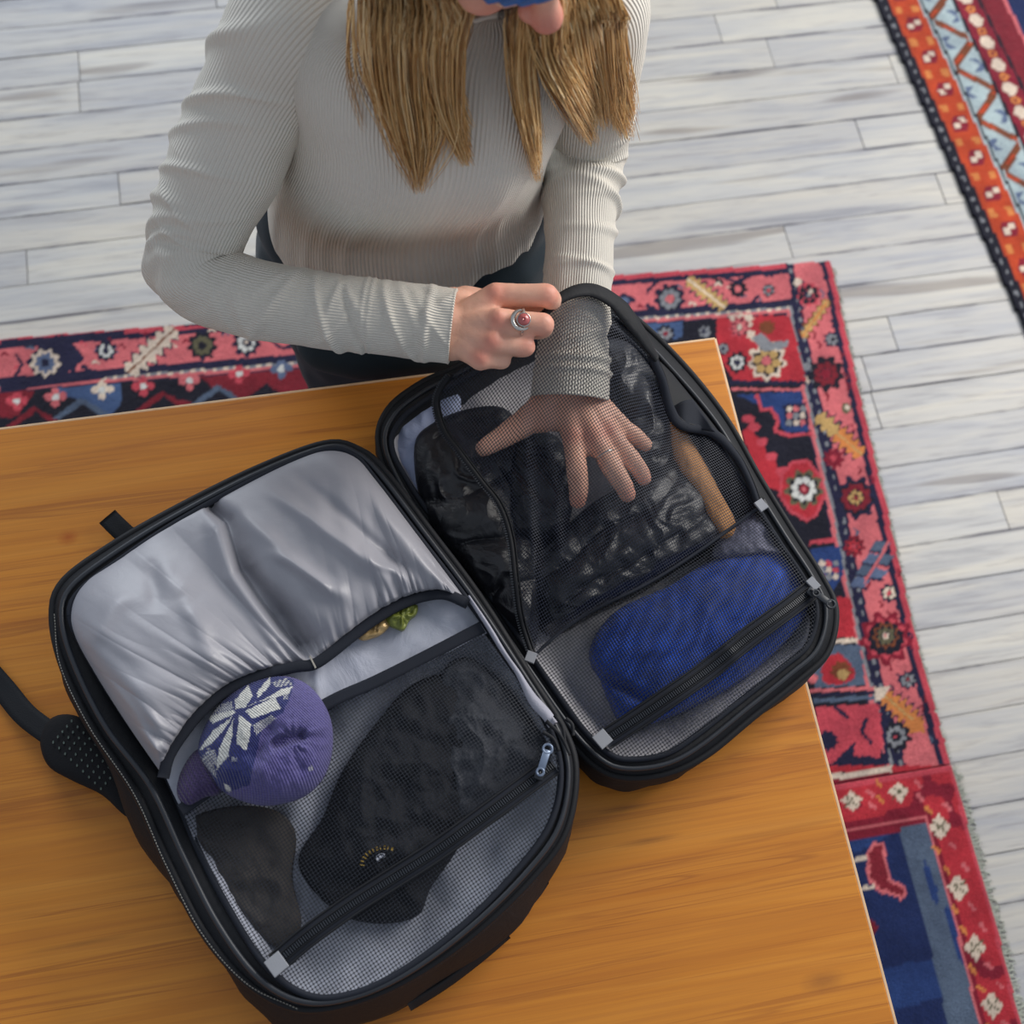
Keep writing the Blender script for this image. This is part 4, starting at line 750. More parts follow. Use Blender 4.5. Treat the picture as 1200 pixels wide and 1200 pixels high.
# ------------------------------------------------------------------ packed things
def blob(name, outl, z0, ze, h, mat, label, cat, wr=None, n=110, rings=34, p=2.2, group=None, shrink=0.97, mats=None, parent=None):
    L = cr(outl, n, True); c = L.mean(0); V = []; zz = []
    t = np.r_[np.linspace(0.005, 0.9, rings-6), np.linspace(0.92, 1.0, 6)]
    S = c+(L[None]-c)*t[:, None, None]; T = np.broadcast_to(t[:, None], S.shape[:2]); Z = ze+h*(1-T**p)**0.6
    if wr is not None: Z = Z+wr(S[..., 0], S[..., 1], T)
    top = Pv(S[..., 0], S[..., 1], Z); rim = top[-1]; cen = rim.mean(0)
    low1 = rim.copy(); low1[:, 2] = (ze+z0)/2; low1[:, :2] += (rim[:, :2]-cen[:2])*0.01; low2 = cen+(rim-cen)*0.96; low2[:, 2] = z0; low3 = cen+(rim-cen)*0.02; low3[:, 2] = z0
    V = np.vstack([top.reshape(-1, 3), low1, low2, low3]); F = gridf(len(t)+3, n, cv=True)
    o = mk(name, V, F, mat, parent, uv=buv(V))
    if parent is None: tag(o, label, cat, group)
    return o
def crumple(a=0.004, s=30, seed=0, st=1.6): return lambda x, y, t: a*(ridge(x/s+0.6*noise(x/40, y/40, seed+5), y/(s*st), seed)-0.3)*np.clip((1-t)*5, 0.1, 1)+a*0.6*fbm(x/(s*0.5), y/(s*0.6), seed+3)*np.clip((1-t)*5, 0.1, 1)
def baffles(dirx, diry, per, a, seed=0, cr_=0.0045):
    def f(x, y, t):
        u = (x*dirx+y*diry)/per+0.25*noise(x/50, y/50, seed)
        # quilted channels with radiating gathers off each seam
        return (a*(np.abs(np.sin(math.pi*u))**0.6-0.6)+cr_*0.6*ridge((x*diry-y*dirx)/22+1.2*noise(x/26, y/26, seed+4), u*1.6+0.8*noise(x/22, y/30, seed+6), seed+2)*(1-np.abs(np.sin(math.pi*u))*0.5)-cr_*0.2+cr_*0.5*fbm(x/26, y/26, seed+8, 2))*np.clip((1-t)*6, 0.1, 1)
    return f
b0 = 0.7435
blob('folded_cloth', [(462,505),(482,480),(520,462),(540,466),(530,500),(515,545),(512,600),(500,605),(478,570),(464,535)], b0, 0.778, 0.012, M['palecloth'], 'pale blue folded cloth at the far left corner of the lid', 'clothing', crumple(0.003, 22, 3), n=80, rings=20)
blob('puffer_jacket', [(486,520),(505,497),(545,480),(590,478),(612,510),(612,560),(628,620),(634,690),(628,752),(606,742),(570,702),(535,655),(508,622),(490,572)], b0, 0.795, 0.030, M['puffer'], 'shiny black puffer jacket bulging from the open left side of the lid', 'jacket', baffles(0.35, 0.94, 66, 0.011, 1, 0.006), n=220, rings=80)
blob('stuff_sack', [(592,545),(604,518),(628,505),(652,512),(668,540),(672,585),(662,618),(632,636),(602,628),(590,592)], b0, 0.80, 0.036, M['puffer'], 'rounded glossy black bundle under the net just left of the fingers', 'bundle', baffles(0.6, -0.5, 30, 0.004, 4, 0.006), n=160, rings=50)
blob('puffer_vest', [(622,652),(668,612),(700,585),(745,565),(790,540),(822,560),(846,600),(842,630),(800,655),(752,684),(700,708),(655,732),(632,720)], b0, 0.795, 0.028, M['puffer'], 'crumpled black quilted garment in the middle of the lid below the hand', 'clothing', baffles(0.55, 0.84, 48, 0.008, 7, 0.006), n=220, rings=70)
blob('rain_shell', [(712,398),(738,402),(762,430),(782,470),(788,515),(778,550),(745,548),(728,510),(716,460),(708,425)], b0, 0.80, 0.020, M['puffer'], 'black shell garment under the net right of the sleeve cuff', 'clothing', baffles(0.3, 0.9, 55, 0.006, 9, 0.006), n=140, rings=50)
blob('canvas_pouch', [(782,490),(800,500),(822,535),(846,580),(862,612),(856,628),(838,618),(815,578),(792,540)], b0, 0.802, 0.012, M['tan'], 'narrow tan pouch along the right side of the lid', 'pouch', crumple(0.002, 30, 5), n=80, rings=18)
blob('toiletry_pouch', [(835,650),(848,622),(872,606),(893,602),(912,628),(925,648),(890,650),(860,656)], b0, 0.786, 0.014, M['greypouch'], 'grey pouch at the right end of the seam between the lid nets', 'pouch', crumple(0.003, 18, 8), n=80, rings=20)
blob('knit_sweater', [(694,758),(722,716),(780,688),(836,656),(888,638),(926,648),(946,684),(944,722),(908,764),(862,800),(806,828),(760,844),(734,846),(712,806)], b0, 0.782, 0.026, M['bluecloth'], 'royal blue knit sweater under the lower net of the lid', 'sweater', lambda x, y, t: 0.004*np.sin((x*0.5+y*0.86)/9+noise(x/30, y/30, 2)*2)*np.clip((1-t)*5, 0, 1)*0.5+0.007*np.exp(-(((x-720)*0.55-(y-800)*0.0-(y-770)*0.9)/14)**2)*0-0.010*np.exp(-((y-795-(x-710)*0.55)/7)**2)*np.clip((790-x)/40, 0, 1), n=200, rings=50)
b1 = 0.810
blob('dark_garment', [(216,966),(262,946),(318,948),(345,975),(342,1030),(352,1082),(330,1110),(300,1092),(262,1050),(238,1005)], b1, 0.820, 0.008, M['browncloth'], 'dark brown garment under the net at the left of the deep half', 'clothing', crumple(0.003, 30, 2), n=90, rings=24)
blob('folded_shirt', [(520,786),(545,770),(572,784),(602,815),(628,850),(645,882),(628,902),(585,930),(535,958),(518,905),(516,838)], b1, 0.826, 0.020, M['greycloth'], 'dark grey folded shirt under the net near the hinge', 'clothing', crumple(0.006, 30, 6), n=150, rings=50)
capo = blob('sun_cap', [(440,848),(478,806),(520,790),(548,812),(556,870),(552,930),(540,985),(505,1038),(488,1072),(436,1080),(388,1062),(350,1010),(378,958),(402,902)], b1, 0.822, 0.026, M['darkcloth'], 'black cap with a small gold arc of lettering under the deep net pocket', 'cap', crumple(0.006, 34, 11), n=190, rings=60)
em = MB(); arc = [(424,1014),(427,1005),(434,998),(443,994),(452,993),(459,995)]
q = cr(arc, 11)
for i, (x, y) in enumerate(q):
    t = q[min(i+1, 10)]-q[max(i-1, 0)]; n_ = np.array([-t[1], t[0]])/np.hypot(*t)
    for k, wd in ((0, 1), ) if i % 2 else ((0, 1), (1, 1)): em.tube([P(x-n_[0]*2.4+k, y-n_[1]*2.4, 0.8465+0.004), P(x+n_[0]*2.4+k, y+n_[1]*2.4, 0.8505)], [0.0006, 0.0006], 4)
em.build('embroidered_lettering', M['gold'], capo); em = MB(); em.ell(P(447, 1003, 0.851), (0.004, 0.0025, 0.0008), n=10, m=4); em.ell(P(443, 1006, 0.851), (0.0022, 0.003, 0.0008), n=8, m=4); em.build('embroidered_mark', M['white'], capo)

# snack wrapper peeking from the pocket mouth
wr = blob('snack_wrapper', [(452,722),(463,712),(478,708),(489,709),(488,719),(480,726),(473,738),(464,736),(456,732)], 0.842, 0.848, 0.006, M['green'], 'small crumpled green foil wrapper peeking out below the elastic binding', 'wrapper', crumple(0.003, 7, 3), n=50, rings=14)
wr2 = blob('snack_wrapper', [(420,744),(438,732),(455,722),(458,730),(448,742),(434,748),(424,750)], 0.8415, 0.846, 0.004, M['foil'], 'tan and pale wrapper end left of the green foil at the pocket mouth', 'wrapper', crumple(0.002, 6, 7), n=40, rings=12)

# purple knit hat with a white snowflake
def knit_hat():
    outl = [(232,880),(243,845),(268,815),(300,797),(335,792),(365,806),(386,838),(390,875),(380,910),(355,934),(315,944),(282,938),(258,925),(246,908)]
    n, rings = 300, 150; L = cr(outl, n, True); c = np.array([318., 872.]); t = np.linspace(0.004, 1, rings); S = c+(L[None]-c)*t[:, None, None]; T = np.broadcast_to(t[:, None], S.shape[:2])
    x, y = S[..., 0], S[..., 1]; Z = 0.852+0.046*(1-T**2.4)**0.55
    g = np.array([345., 866.]); d = np.hypot(x-g[0], y-g[1]); an = np.arctan2(y-g[1], x-g[0])
    def groove(ax_, ay, bx, by, wd, am):
        dd = np.array([bx-ax_, by-ay], float); Ln = np.hypot(*dd); dd /= Ln; uu = np.clip(((x-ax_)*dd[0]+(y-ay)*dd[1]), 0, Ln); return -am*np.exp(-(np.hypot(x-ax_-uu*dd[0], y-ay-uu*dd[1])/wd)**2)
    Z = Z-np.maximum.reduce([-groove(322, 871, 352, 862, 8, 0.013), -groove(300, 884, 315, 856, 12, 0.009), -groove(346, 866, 376, 864, 6, 0.005), -groove(345, 870, 352, 900, 8, 0.0035)])
    Z = Z+0.0009*np.sin(an*11+noise(d/10, an, 3)*2)*np.exp(-((d-16)/12)**2)
    Z = Z+0.002*fbm(x/22, y/22, 7)*np.clip((1-T)*6, 0, 1)
    V = Pv(x, y, Z); rim = V[-1]; low = rim.copy(); low[:, 2] = 0.850; cen = rim.mean(0); low2 = cen+(rim-cen)*0.05; low2[:, 2] = 0.850
    cols = np.empty(x.shape+(3,)); cols[:] = srgb(98, 92, 150); wht = np.array(srgb(226, 226, 220)); ind = np.array(srgb(50, 56, 116)); 
    xw = x+0.9*noise(x/2.2, y/2.2, 1); yw = y+0.9*noise(x/2.2, y/2.2, 2)
    def poly(pts, cc, dither=None):
        p = np.array(pts, float); ins = np.zeros(x.shape, bool); j = len(p)-1
        for i in range(len(p)):
            c1 = (p[i, 1] > yw) != (p[j, 1] > yw); ins ^= c1 & (xw < (p[j, 0]-p[i, 0])*(yw-p[i, 1])/(p[j, 1]-p[i, 1]+1e-9)+p[i, 0]); j = i
        if dither: ins &= np.sin((x+y)*dither)*np.sin((x-y)*dither) > 0.05
        cols[ins] = cc
    poly([(228,870),(240,835),(268,808),(318,790),(345,796),(342,812),(332,835),(308,850),(300,885),(292,920),(262,930),(238,905)], ind)
    poly([(243,842),(256,826),(272,822),(274,830),(250,841)], wht, 1.5); poly([(296,850),(318,838),(324,842),(300,862)], wht, 1.5); poly([(243,875),(252,880),(258,900),(240,890)], wht, 1.5); poly([(318,800),(336,794),(343,802),(325,806)], wht, 1.5)
    poly([(234,888),(247,880),(253,905),(255,912),(244,902)], wht, 1.5)
    for q in ([(275,820),(291,803),(296,815),(288,829),(276,831)], [(300,812),(317,792),(316,803),(303,818)], [(284,832),(330,808),(344,804),(338,813),(300,823)], [(287,833),(322,817),(330,830),(296,842)],
              [(243,840),(274,832),(277,835),(250,848)], [(232,880),(250,856),(274,838),(262,856),(246,873)], [(254,902),(256,880),(266,858),(274,842),(272,862),(268,885),(260,895)], [(277,868),(280,838),(294,848),(293,864),(288,879),(278,872)]): poly(q, wht)
    for a, b in ((335,816), (275,890), (364,900), (268,925)): poly([(a-3,b-3),(a+3,b-2),(a+3,b+3),(a-3,b+3)], wht, 1.6)
    for a, b in ((266,923), ): poly([(a-4,b-6),(a+2,b-2),(a+5,b+3),(a-1,b+3)], wht)
    Vall = np.vstack([V.reshape(-1, 3), low, low2]); ca = np.vstack([cols.reshape(-1, 3), cols[-1], cols[-1]])
    wu = (x*0.80-y*0.60)+0.012*(y-870)**2*0.3+4*noise(x/40, y/40, 4); wv = x*0.60+y*0.80; u = np.concatenate([(wu/2.9).ravel(), np.zeros(2*n)]); v = np.concatenate([(wv/2.4).ravel(), np.zeros(2*n)]); F = gridf(rings+2, n, cv=True)
    root = thing('knit_hat', tuple(np.r_[cen[:2], 0.85]), 'purple knit hat with a white snowflake tucked in the grey pocket', 'hat')
    mk('crown', Vall, F, M['purple'], root, uv=np.stack([u, v], 1), col=ca)
    L2 = cr([(207,925),(214,900),(232,878),(250,892),(262,915),(258,930),(240,936),(222,945),(212,940)], 60, True); c2 = L2.mean(0); tt = np.linspace(0.01, 1, 16); S2 = c2+(L2[None]-c2)*tt[:, None, None]; Z2 = 0.8475+0.016*(1-np.broadcast_to(tt[:, None], S2.shape[:2])**2)**0.5
    V2 = Pv(S2[..., 0], S2[..., 1], Z2).reshape(-1, 3); cc = np.empty((len(V2), 3)); cc[:] = srgb(74, 62, 100); mk('ear_flap', V2, gridf(16, 60, cv=True), M['purple'], root, uv=buv(V2)*300, col=cc)
    return root
knit_hat()

# ------------------------------------------------------------------ the person
def PP(*a): return [P(*q) for q in a]
who = thing('person', (0.10, 0.86, 0.0), 'person in a cream ribbed top and blue knit hat leaning over the open backpack', 'person')
# head frame
H = P(567, -147, 1.365); hf = np.array([0.463, -0.638, -0.616]); hf /= np.linalg.norm(hf); hu = np.array([0.186, -0.609, 0.771]); hu -= (hu@hf)*hf; hu /= np.linalg.norm(hu); hx = np.cross(hf, hu)
HA = np.array([hx, hf, hu])*0.93
def hd(x, y, z): return H+np.array([x, y, z])@HA
shR = P(352, 20, 1.155); elR = P(222, 318, 0.955); wrR = P(530, 384, 0.945)
shL = P(684, -14, 1.165); elL = P(690, 172, 0.925); wrL = P(668, 462, 0.862)
hipC = np.array([0.095, 0.850, 0.80]); neckB = P(560, -28, 1.235)
pr = [P(400,-14,1.165), P(352,24,1.150), P(310,95,1.095), P(268,185,1.030), P(234,270,0.975), P(236,322,0.952), P(280,345,0.948), P(360,361,0.946), P(450,372,0.946), P(529,382,0.946)]
pl_ = [P(640,-26,1.165), P(684,-14,1.158), P(700,30,1.11), P(697,95,1.03), P(690,160,0.945), P(684,196,0.922), P(680,240,0.915), P(679,300,0.905), P(675,360,0.893), P(671,420,0.876), P(668,466,0.862)]
def body():
    b = MB()
    # trunk, neck, legs, arms (slimmer than the clothes)
    sp = [hipC, hipC+[0, -0.02, 0.10], hipC+[0.005, -0.035, 0.22], (shR+shL)/2+[0, 0.01, -0.02]]
    b.caps(sp, [0.085, 0.078, 0.085, 0.075]); b.caps([hipC+[-0.075, 0, -0.02], hipC+[0.075, 0, -0.02]], [0.075, 0.075]); b.caps([hipC+[-0.045, -0.035, 0.24], hipC+[0.05, -0.035, 0.24]], [0.075, 0.075])
    b.caps([shR, (shR+shL)/2+[0, 0.015, 0.015], shL], [0.036, 0.040, 0.036]); b.caps([neckB+[0, 0.02, -0.05], neckB+[0, 0.014, 0], hd(0, -0.03, -0.06)], [0.036, 0.036, 0.046])
    for s in (-1, 1):
        hp = hipC+[s*0.075, 0, -0.05]; kn = np.array([hp[0]+s*0.01, hp[1]+0.01, 0.45]); an_ = np.array([hp[0]+s*0.015, hp[1]+0.05, 0.09]); b.caps([hp, (hp+kn)/2, kn], [0.075, 0.062, 0.048]); b.caps([kn, kn*0.6+an_*0.4, an_], [0.046, 0.046, 0.033]); b.caps([an_+[0, 0.02, -0.045], an_+[s*0.01, -0.11, -0.055], an_+[s*0.015, -0.15, -0.06]], [0.03, 0.026, 0.018])
    b.caps(pr[1:], [0.038, 0.040, 0.038, 0.034, 0.033, 0.033, 0.031, 0.027, 0.022]); b.caps(pl_[1:], [0.036, 0.036, 0.033, 0.031, 0.031, 0.030, 0.027, 0.025, 0.023, 0.022])
    # right hand: loose fist, back of the hand towards the viewer
    W = P(526, 384, 0.944)
    mcp = PP((581,347,.962),(584,376,.966),(577,402,.958),(563,421,.948)); pip = PP((640,346,.966),(636,380,.964),(615,406,.952),(588,422,.938)); dip = PP((646,354,.944),(634,386,.940),(607,408,.930),(578,422,.920)); tip = PP((626,360,.934),(610,388,.932),(590,406,.924),(566,420,.917))
    rr = [(.0132,.0118,.0100,.0090),(.0128,.0114,.0098,.0088),(.0122,.0106,.0092,.0084),(.0112,.0094,.0084,.0078)]
    for a, p_, d, t, r_ in zip(mcp, pip, dip, tip, rr):
        b.caps([a, (a+p_)/2+[0, 0, .0006], p_], [r_[0], r_[1]*0.97, r_[1]]); b.caps([p_, d, t], [r_[1], r_[2], r_[3]])
        b.caps([W+(a-W)*0.18, W+(a-W)*0.6, a], [0.017, 0.0145, r_[0]]); b.ell(a+[0, 0, 0.0035], (r_[0]*0.86,)*3)
    b.caps([P(532, 360, .938), P(552, 400, .934), P(566, 408, .936)], [0.020, 0.021, 0.017]); b.caps([P(528, 374, .942), P(528, 398, .940)], [0.021, 0.021])
    b.caps(PP((545,352,.932),(585,356,.926),(622,354,.930),(646,350,.944)), [0.0150, 0.0125, 0.0110, 0.0085])
    # left hand: flat, spread, palm down on the packed clothes
    W = P(668, 458, 0.862)
    mcp = PP((672,512,.864),(695,511,.866),(712,505,.862),(724,496,.856)); pip = PP((676,551,.866),(717,547,.866),(736,534,.859),(743,510,.850)); dip = PP((678,573,.856),(729,566,.856),(748,549,.849),(751,517,.843)); tip = PP((677,586,.846),(735,579,.847),(754,560,.841),(756,521,.838))
    rr = [(.0124,.0110,.0102,.0090),(.0124,.0110,.0102,.0090),(.0118,.0104,.0096,.0086),(.0108,.0094,.0086,.0078)]
    for a, p_, d, t, r_ in zip(mcp, pip, dip, tip, rr):
        b.caps([a, (a+p_)/2, p_, d, t], [r_[0], r_[1]*0.97, r_[1], r_[2], r_[3]]); b.caps([W+(a-W)*0.05, W+(a-W)*0.6, a], [0.021, 0.0165, r_[0]]); b.ell(a+[0, 0, 0.003], (r_[0]*0.9,)*3)
    for a, c_ in zip(mcp[:-1], mcp[1:]): b.caps([a+(c_-a)*0.1-[0, 0, .002], c_-(c_-a)*0.1-[0, 0, .002]], [0.011, 0.011])
    for i_ in range(3): b.caps([mcp[i_]+(pip[i_]-mcp[i_])*0.30-[0, 0, .003], mcp[i_+1]+(pip[i_+1]-mcp[i_+1])*0.30-[0, 0, .003]], [0.0085, 0.0085]); b.caps([mcp[i_]+(pip[i_]-mcp[i_])*0.42-[0, 0, .003], mcp[i_+1]+(pip[i_+1]-mcp[i_+1])*0.42-[0, 0, .003]], [0.0060, 0.0060])
    b.caps([P(646, 462, .856), P(690, 465, .856)], [0.020, 0.020]); b.caps([P(648, 487, .854), P(704, 492, .854)], [0.0165, 0.015])
    b.caps(PP((648,470,.856),(622,490,.852),(594,509,.848),(567,525,.844)), [0.0205, 0.0155, 0.0125, 0.0092]); b.caps(PP((650,490,.852),(628,497,.850)), [0.014, 0.010])
    # head
    b.ell(hd(0, -0.012, 0.032), (0.074, 0.092, 0.082), HA, 24, 16); b.ell(hd(0, 0.026, -0.03), (0.060, 0.066, 0.082), HA, 24, 16); b.ell(hd(0, 0.068, -0.094), (0.022, 0.018, 0.016), HA)
    for s in (-1, 1):
        b.caps([hd(s*0.055, 0.0, -0.05), hd(s*0.040, 0.04, -0.085), hd(0, 0.064, -0.098)], [0.017, 0.016, 0.016]); b.ell(hd(s*0.034, 0.066, -0.028), (0.024, 0.022, 0.024), HA); b.ell(hd(s*0.031, 0.078, 0.002), (0.0145, 0.011, 0.0095), HA); b.ell(hd(s*0.0105, 0.102, -0.037), (0.0088, 0.0095, 0.0085), HA); b.ell(hd(s*0.076, -0.008, -0.012), (0.008, 0.018, 0.030), HA); b.caps([hd(s*0.012, 0.088, 0.014), hd(s*0.042, 0.078, 0.016)], [0.009, 0.007])
    b.caps([hd(0, 0.088, 0.010), hd(0, 0.100, -0.018), hd(0, 0.113, -0.034)], [0.0090, 0.0105, 0.0135]); b.caps([hd(-0.020, 0.082, -0.064), hd(0, 0.094, -0.062), hd(0.020, 0.082, -0.064)], [0.004, 0.0066, 0.004]); b.caps([hd(-0.017, 0.080, -0.074), hd(0, 0.090, -0.075), hd(0.017, 0.080, -0.074)], [0.004, 0.0072, 0.004])
    V, F = remesh(b, 0.0026, 3, 0.5)
    V[:, 2] = np.maximum(V[:, 2], 0.0145)
    base = np.array(srgb(232, 184, 160)); pinkc = np.array(srgb(222, 136, 118)); c = np.tile(base, (len(V), 1))
    def tint(p, r, col, a):
        g = a*np.exp(-((V-p)**2).sum(1)/(r*r)); c[:] = c*(1-g[:, None])+np.array(col)*g[:, None]
    for p in PP((581,343,.972),(584,374,.978),(577,400,.97),(563,419,.96),(645,345,.97),(638,380,.965),(617,405,.955)): tint(p, 0.011, pinkc, 0.75)
    for p in PP((672,512,.87),(695,511,.87),(712,505,.87),(678,586,.85),(736,578,.85),(755,560,.84)): tint(p, 0.010, pinkc, 0.6)
    tint(hd(0, 0.115, -0.036), 0.020, srgb(212, 110, 100), 0.85); tint(hd(-0.036, 0.08, -0.03), 0.024, srgb(214, 124, 110), 0.7); tint(hd(0.036, 0.08, -0.03), 0.024, srgb(214, 124, 110), 0.7); tint(hd(0, 0.098, -0.068), 0.013, srgb(190, 92, 90), 0.8)
    return mk('body', V, F, M['skin'], who, col=c)
bodyo = body()
for s in (-1, 1):
    mb = MB()
    for i in range(14):
        a = -0.5+i/13.0; p = hd(s*(0.031+a*0.024), 0.0885-abs(a)*0.006, -0.003-0.004*math.cos(a*3)); mb.tube([p, p+np.array([s*a*0.006, 0.006, -0.004])@HA], [0.0007, 0.0003], 4, caps=False)
    mb.build('eyelashes', M['lash'], bodyo, kind='stuff')

# shirt: trunk lofted through rings, sleeves swept along the arms
rings = [  # left edge px, right edge px, z, front depth, back depth
    ((326,312),(628,274),0.785,0.078,0.085), ((320,292),(634,250),0.815,0.082,0.088), ((314,262),(637,228),0.860,0.083,0.085), ((315,228),(634,200),0.910,0.084,0.085), ((320,190),(640,165),0.970,0.094,0.09), ((334,150),(652,125),1.030,0.101,0.09), ((338,112),(668,85),1.080,0.104,0.09), ((330,70),(690,45),1.130,0.092,0.085), ((338,30),(700,8),1.170,0.070,0.075), ((375,5),(690,-20),1.198,0.056,0.066), ((440,-12),(650,-30),1.218,0.048,0.056), ((496,-18),(622,-32),1.232,0.046,0.050), ((508,-22),(612,-34),1.242,0.043,0.046), ((514,-22),(606,-34),1.236,0.038,0.042)]
def trunk():
    n = 240; th = np.arange(n)/n*2*math.pi; rows = []
    dat = []
    for (L, Rr, z, df, db) in rings:
        a = P(*L, z); b_ = P(*Rr, z); dat.append(np.r_[a, b_, df, db])
    D_ = crp(np.array(dat), 9); m = len(D_)
    V = np.empty((m, n, 3)); vv = np.linspace(0, 1, m)
    for i, d in enumerate(D_):
        a, b_, df, db = d[:3], d[3:6], d[6], d[7]; c = (a+b_)/2; u = (b_-a)/2; hw = np.linalg.norm(u); ux = u/hw; fr = np.array([ux[1], -ux[0], 0]); fr /= np.linalg.norm(fr)
        co, si = np.cos(th), np.sin(th); e = 0.86; cc = np.sign(co)*np.abs(co)**e; ss = np.sign(si)*np.abs(si)**e
        dep = np.where(si > 0, df, db); off = np.zeros(n)
        v = vv[i]; 
        # bust
        xw = cc*hw; z = c[2]
        for s in (-1, 1): off += 0.013*np.exp(-((xw-s*0.062)/0.05)**2-((z-1.035)/0.06)**2)*(si > 0)*np.abs(si)
        off += 0.0035*noise(th*3.2+0*v, v*7, 3)*(np.abs(si)) + 0.0012*np.sin(th*17+2*noise(th*2, v*3, 5))*np.clip((0.93-z)/0.10, 0, 1)*np.clip((si > 0)*si, 0, 1)
        # soft drag lines from the bust to the hem
        off += 0.0030*ridge(th*5+v*2.0, v*4.5, 8)*np.clip((1.1-z)/0.2, 0, 1)*np.clip((z-0.79)/0.08, 0.1, 1)*np.clip(si+0.3, 0, 1)
        V[i] = c+ux*(cc*hw)[:, None]+fr*(ss*dep+off)[:, None]
        if i == 0: V[i] = c+(V[i]-c)*0.985
    uv = np.stack(np.broadcast_arrays(th[None]/(2*math.pi), vv[:, None]), -1)
    hem_in = V[0].mean(0)+(V[0]-V[0].mean(0))*0.97+[0, 0, 0.02]; V2 = np.concatenate([hem_in[None], V]); uv2 = np.concatenate([uv[:1], uv])
    return V2.reshape(-1, 3), gridf(m+1, n, cv=True), uv2.reshape(-1, 2)
TV, TF, TU = trunk()
shirt = mk('shirt', TV, TF, M['shirt'], who, uv=TU, wrap=1.0)
DR = MB(); DR.add(TV, TF)
def folds(lst, base_noise=0.0012):
    def f(s, th):
        r = base_noise*noise(s*40+0*th, np.cos(th)*2+5+0*s, 3)
        for (s0, t0, am, ws, tilt, tw) in lst:
            r = r+am*np.exp(-((s-s0-tilt*np.sin(th-t0))/ws)**2)*np.exp(-(1-np.cos(th-t0))/tw)
        return r
    return f
def sleeve(path, rad, lst, n=150, m=320, cuffs=0.0, label=None):
    p = cr(path, m); V, F, uv = tube_data(p, np.array(rad), n, caps=False, disp=folds(lst))
    DR.add(V, F); V = V.reshape(m, n, 3); uv = uv.reshape(m, n, 2)
    c = V[-1].mean(0); T = p[-1]-p[-2]; T /= np.linalg.norm(T)
    V = np.concatenate([V, (c+(V[-1]-c)*1.02+T*0.0012)[None], (c+(V[-1]-c)*0.97+T*0.0022)[None], (c+(V[-1]-c)*0.90+T*0.001)[None], (c+(V[-1]-c)*0.86-T*0.02)[None]]); uv = np.concatenate([uv, uv[-1:], uv[-1:], uv[-1:], uv[-1:]])
    return mk('sleeve', V.reshape(-1, 3), gridf(m+4, n, cv=True, flip=False), M['sleeve'], shirt, uv=uv.reshape(-1, 2), wrap=1.0)
# right sleeve (picture left)
fr_ = []
for k in range(30):
    s0 = random.choice((random.uniform(0.24, 0.40), random.uniform(0.44, 0.60))); fr_.append((s0, random.uniform(-0.9, 0.9), random.choice((1, 1, -0.6))*random.uniform(0.0010, 0.0028), random.uniform(0.0030, 0.007), random.uniform(-0.035, 0.035), random.uniform(0.15, 0.45)))
fr_ += [(0.484, 0, .0016, .0022, 0, 50), (0.490, 0, .0016, .0018, 0, 50)]
for s0, t0, am, ws, ti, tw in ((0.285, 1.0, .005, .006, .03, .8), (0.30, 0.9, .005, .005, .03, .6), (0.265, 1.3, .006, .006, .02, .6), (0.31, 1.4, .006, .005, .01, .5), (0.14, 0.4, .006, .006, .05, .6), (0.10, 0.9, .006, .008, .06, .6), (0.18, 0.6, .004, .006, .05, .7), (0.45, 0.2, .005, .004, .015, 1.0), (0.475, 0.0, -.003, .003, .015, 1.0), (0.52, 0.2, .004, .004, .02, 1.0), (0.545, 0.1, .004, .004, .0, 1.2), (0.40, -0.2, .004, .005, -.02, .8), (0.22, 0.5, .004, .005, .03, .8)): fr_.append((s0, t0, am, ws, ti, tw))
sleeve(pr, [0.062, 0.060, 0.056, 0.053, 0.051, 0.053, 0.049, 0.044, 0.041, 0.039, 0.037, 0.0365, 0.0365, 0.036, 0.036], fr_)
# left sleeve (picture right)
fl_ = [(random.uniform(0.22, 0.5), random.uniform(-1.2, 1.2), random.choice((1, 1, -0.6))*random.uniform(0.001, 0.0026), random.uniform(0.003, 0.006), random.uniform(-0.02, 0.02), random.uniform(0.3, 1.0)) for k in range(20)]
fl_ += [(0.30, 0.0, .006, .006, .012, 1.2), (0.33, 0.2, .006, .005, -.01, 1.2), (0.36, -0.3, .004, .005, .01, 1), (0.405, 0, .0025, .003, .003, 2), (0.495, 0, .004, .004, .004, 2), (0.51, 0, .0035, .003, 0, 2)]
sleeve(pl_, [0.050, 0.050, 0.046, 0.043, 0.042, 0.041, 0.039, 0.036, 0.035, 0.036, 0.040], fl_)
mb = MB()
for s in (TV.reshape(-1, 240, 3)[-10], ): mb.tube(np.vstack([s, s[:1]]), [0.0022, 0.0022], 6, caps=False)
mb.build('collar_binding', M['sleeve'], shirt)

# trousers
b = MB(); b.caps([hipC+[-0.07, 0.005, 0.03], hipC+[0.07, 0.005, 0.03]], [0.098, 0.098]); b.caps([hipC+[-0.065, 0.0, -0.05], hipC+[0.065, 0.0, -0.05]], [0.103, 0.103])
for s in (-1, 1):
    hp = hipC+[s*0.072, -0.005, -0.04]; kn = np.array([hp[0]+s*0.01, hp[1]+0.005, 0.45]); an_ = np.array([hp[0]+s*0.015, hp[1]+0.05, 0.10]); b.caps([hp, (hp+kn)/2, kn], [0.108, 0.085, 0.066]); b.caps([kn, kn*0.6+an_*0.4, an_], [0.066, 0.062, 0.052])
b.caps([P(385, 398, .70), P(440, 402, .70), P(520, 392, .70)], [0.040, 0.046, 0.046])
V, F = remesh(b, 0.007, 6); V[:, :2] += 0.002*np.stack([noise(V[:, 2]*30, V[:, 0]*20, 3), noise(V[:, 2]*25+V[:, 0]*12, V[:, 1]*20, 4)], 1)
mk('trousers', V, F, M['trousers'], who)
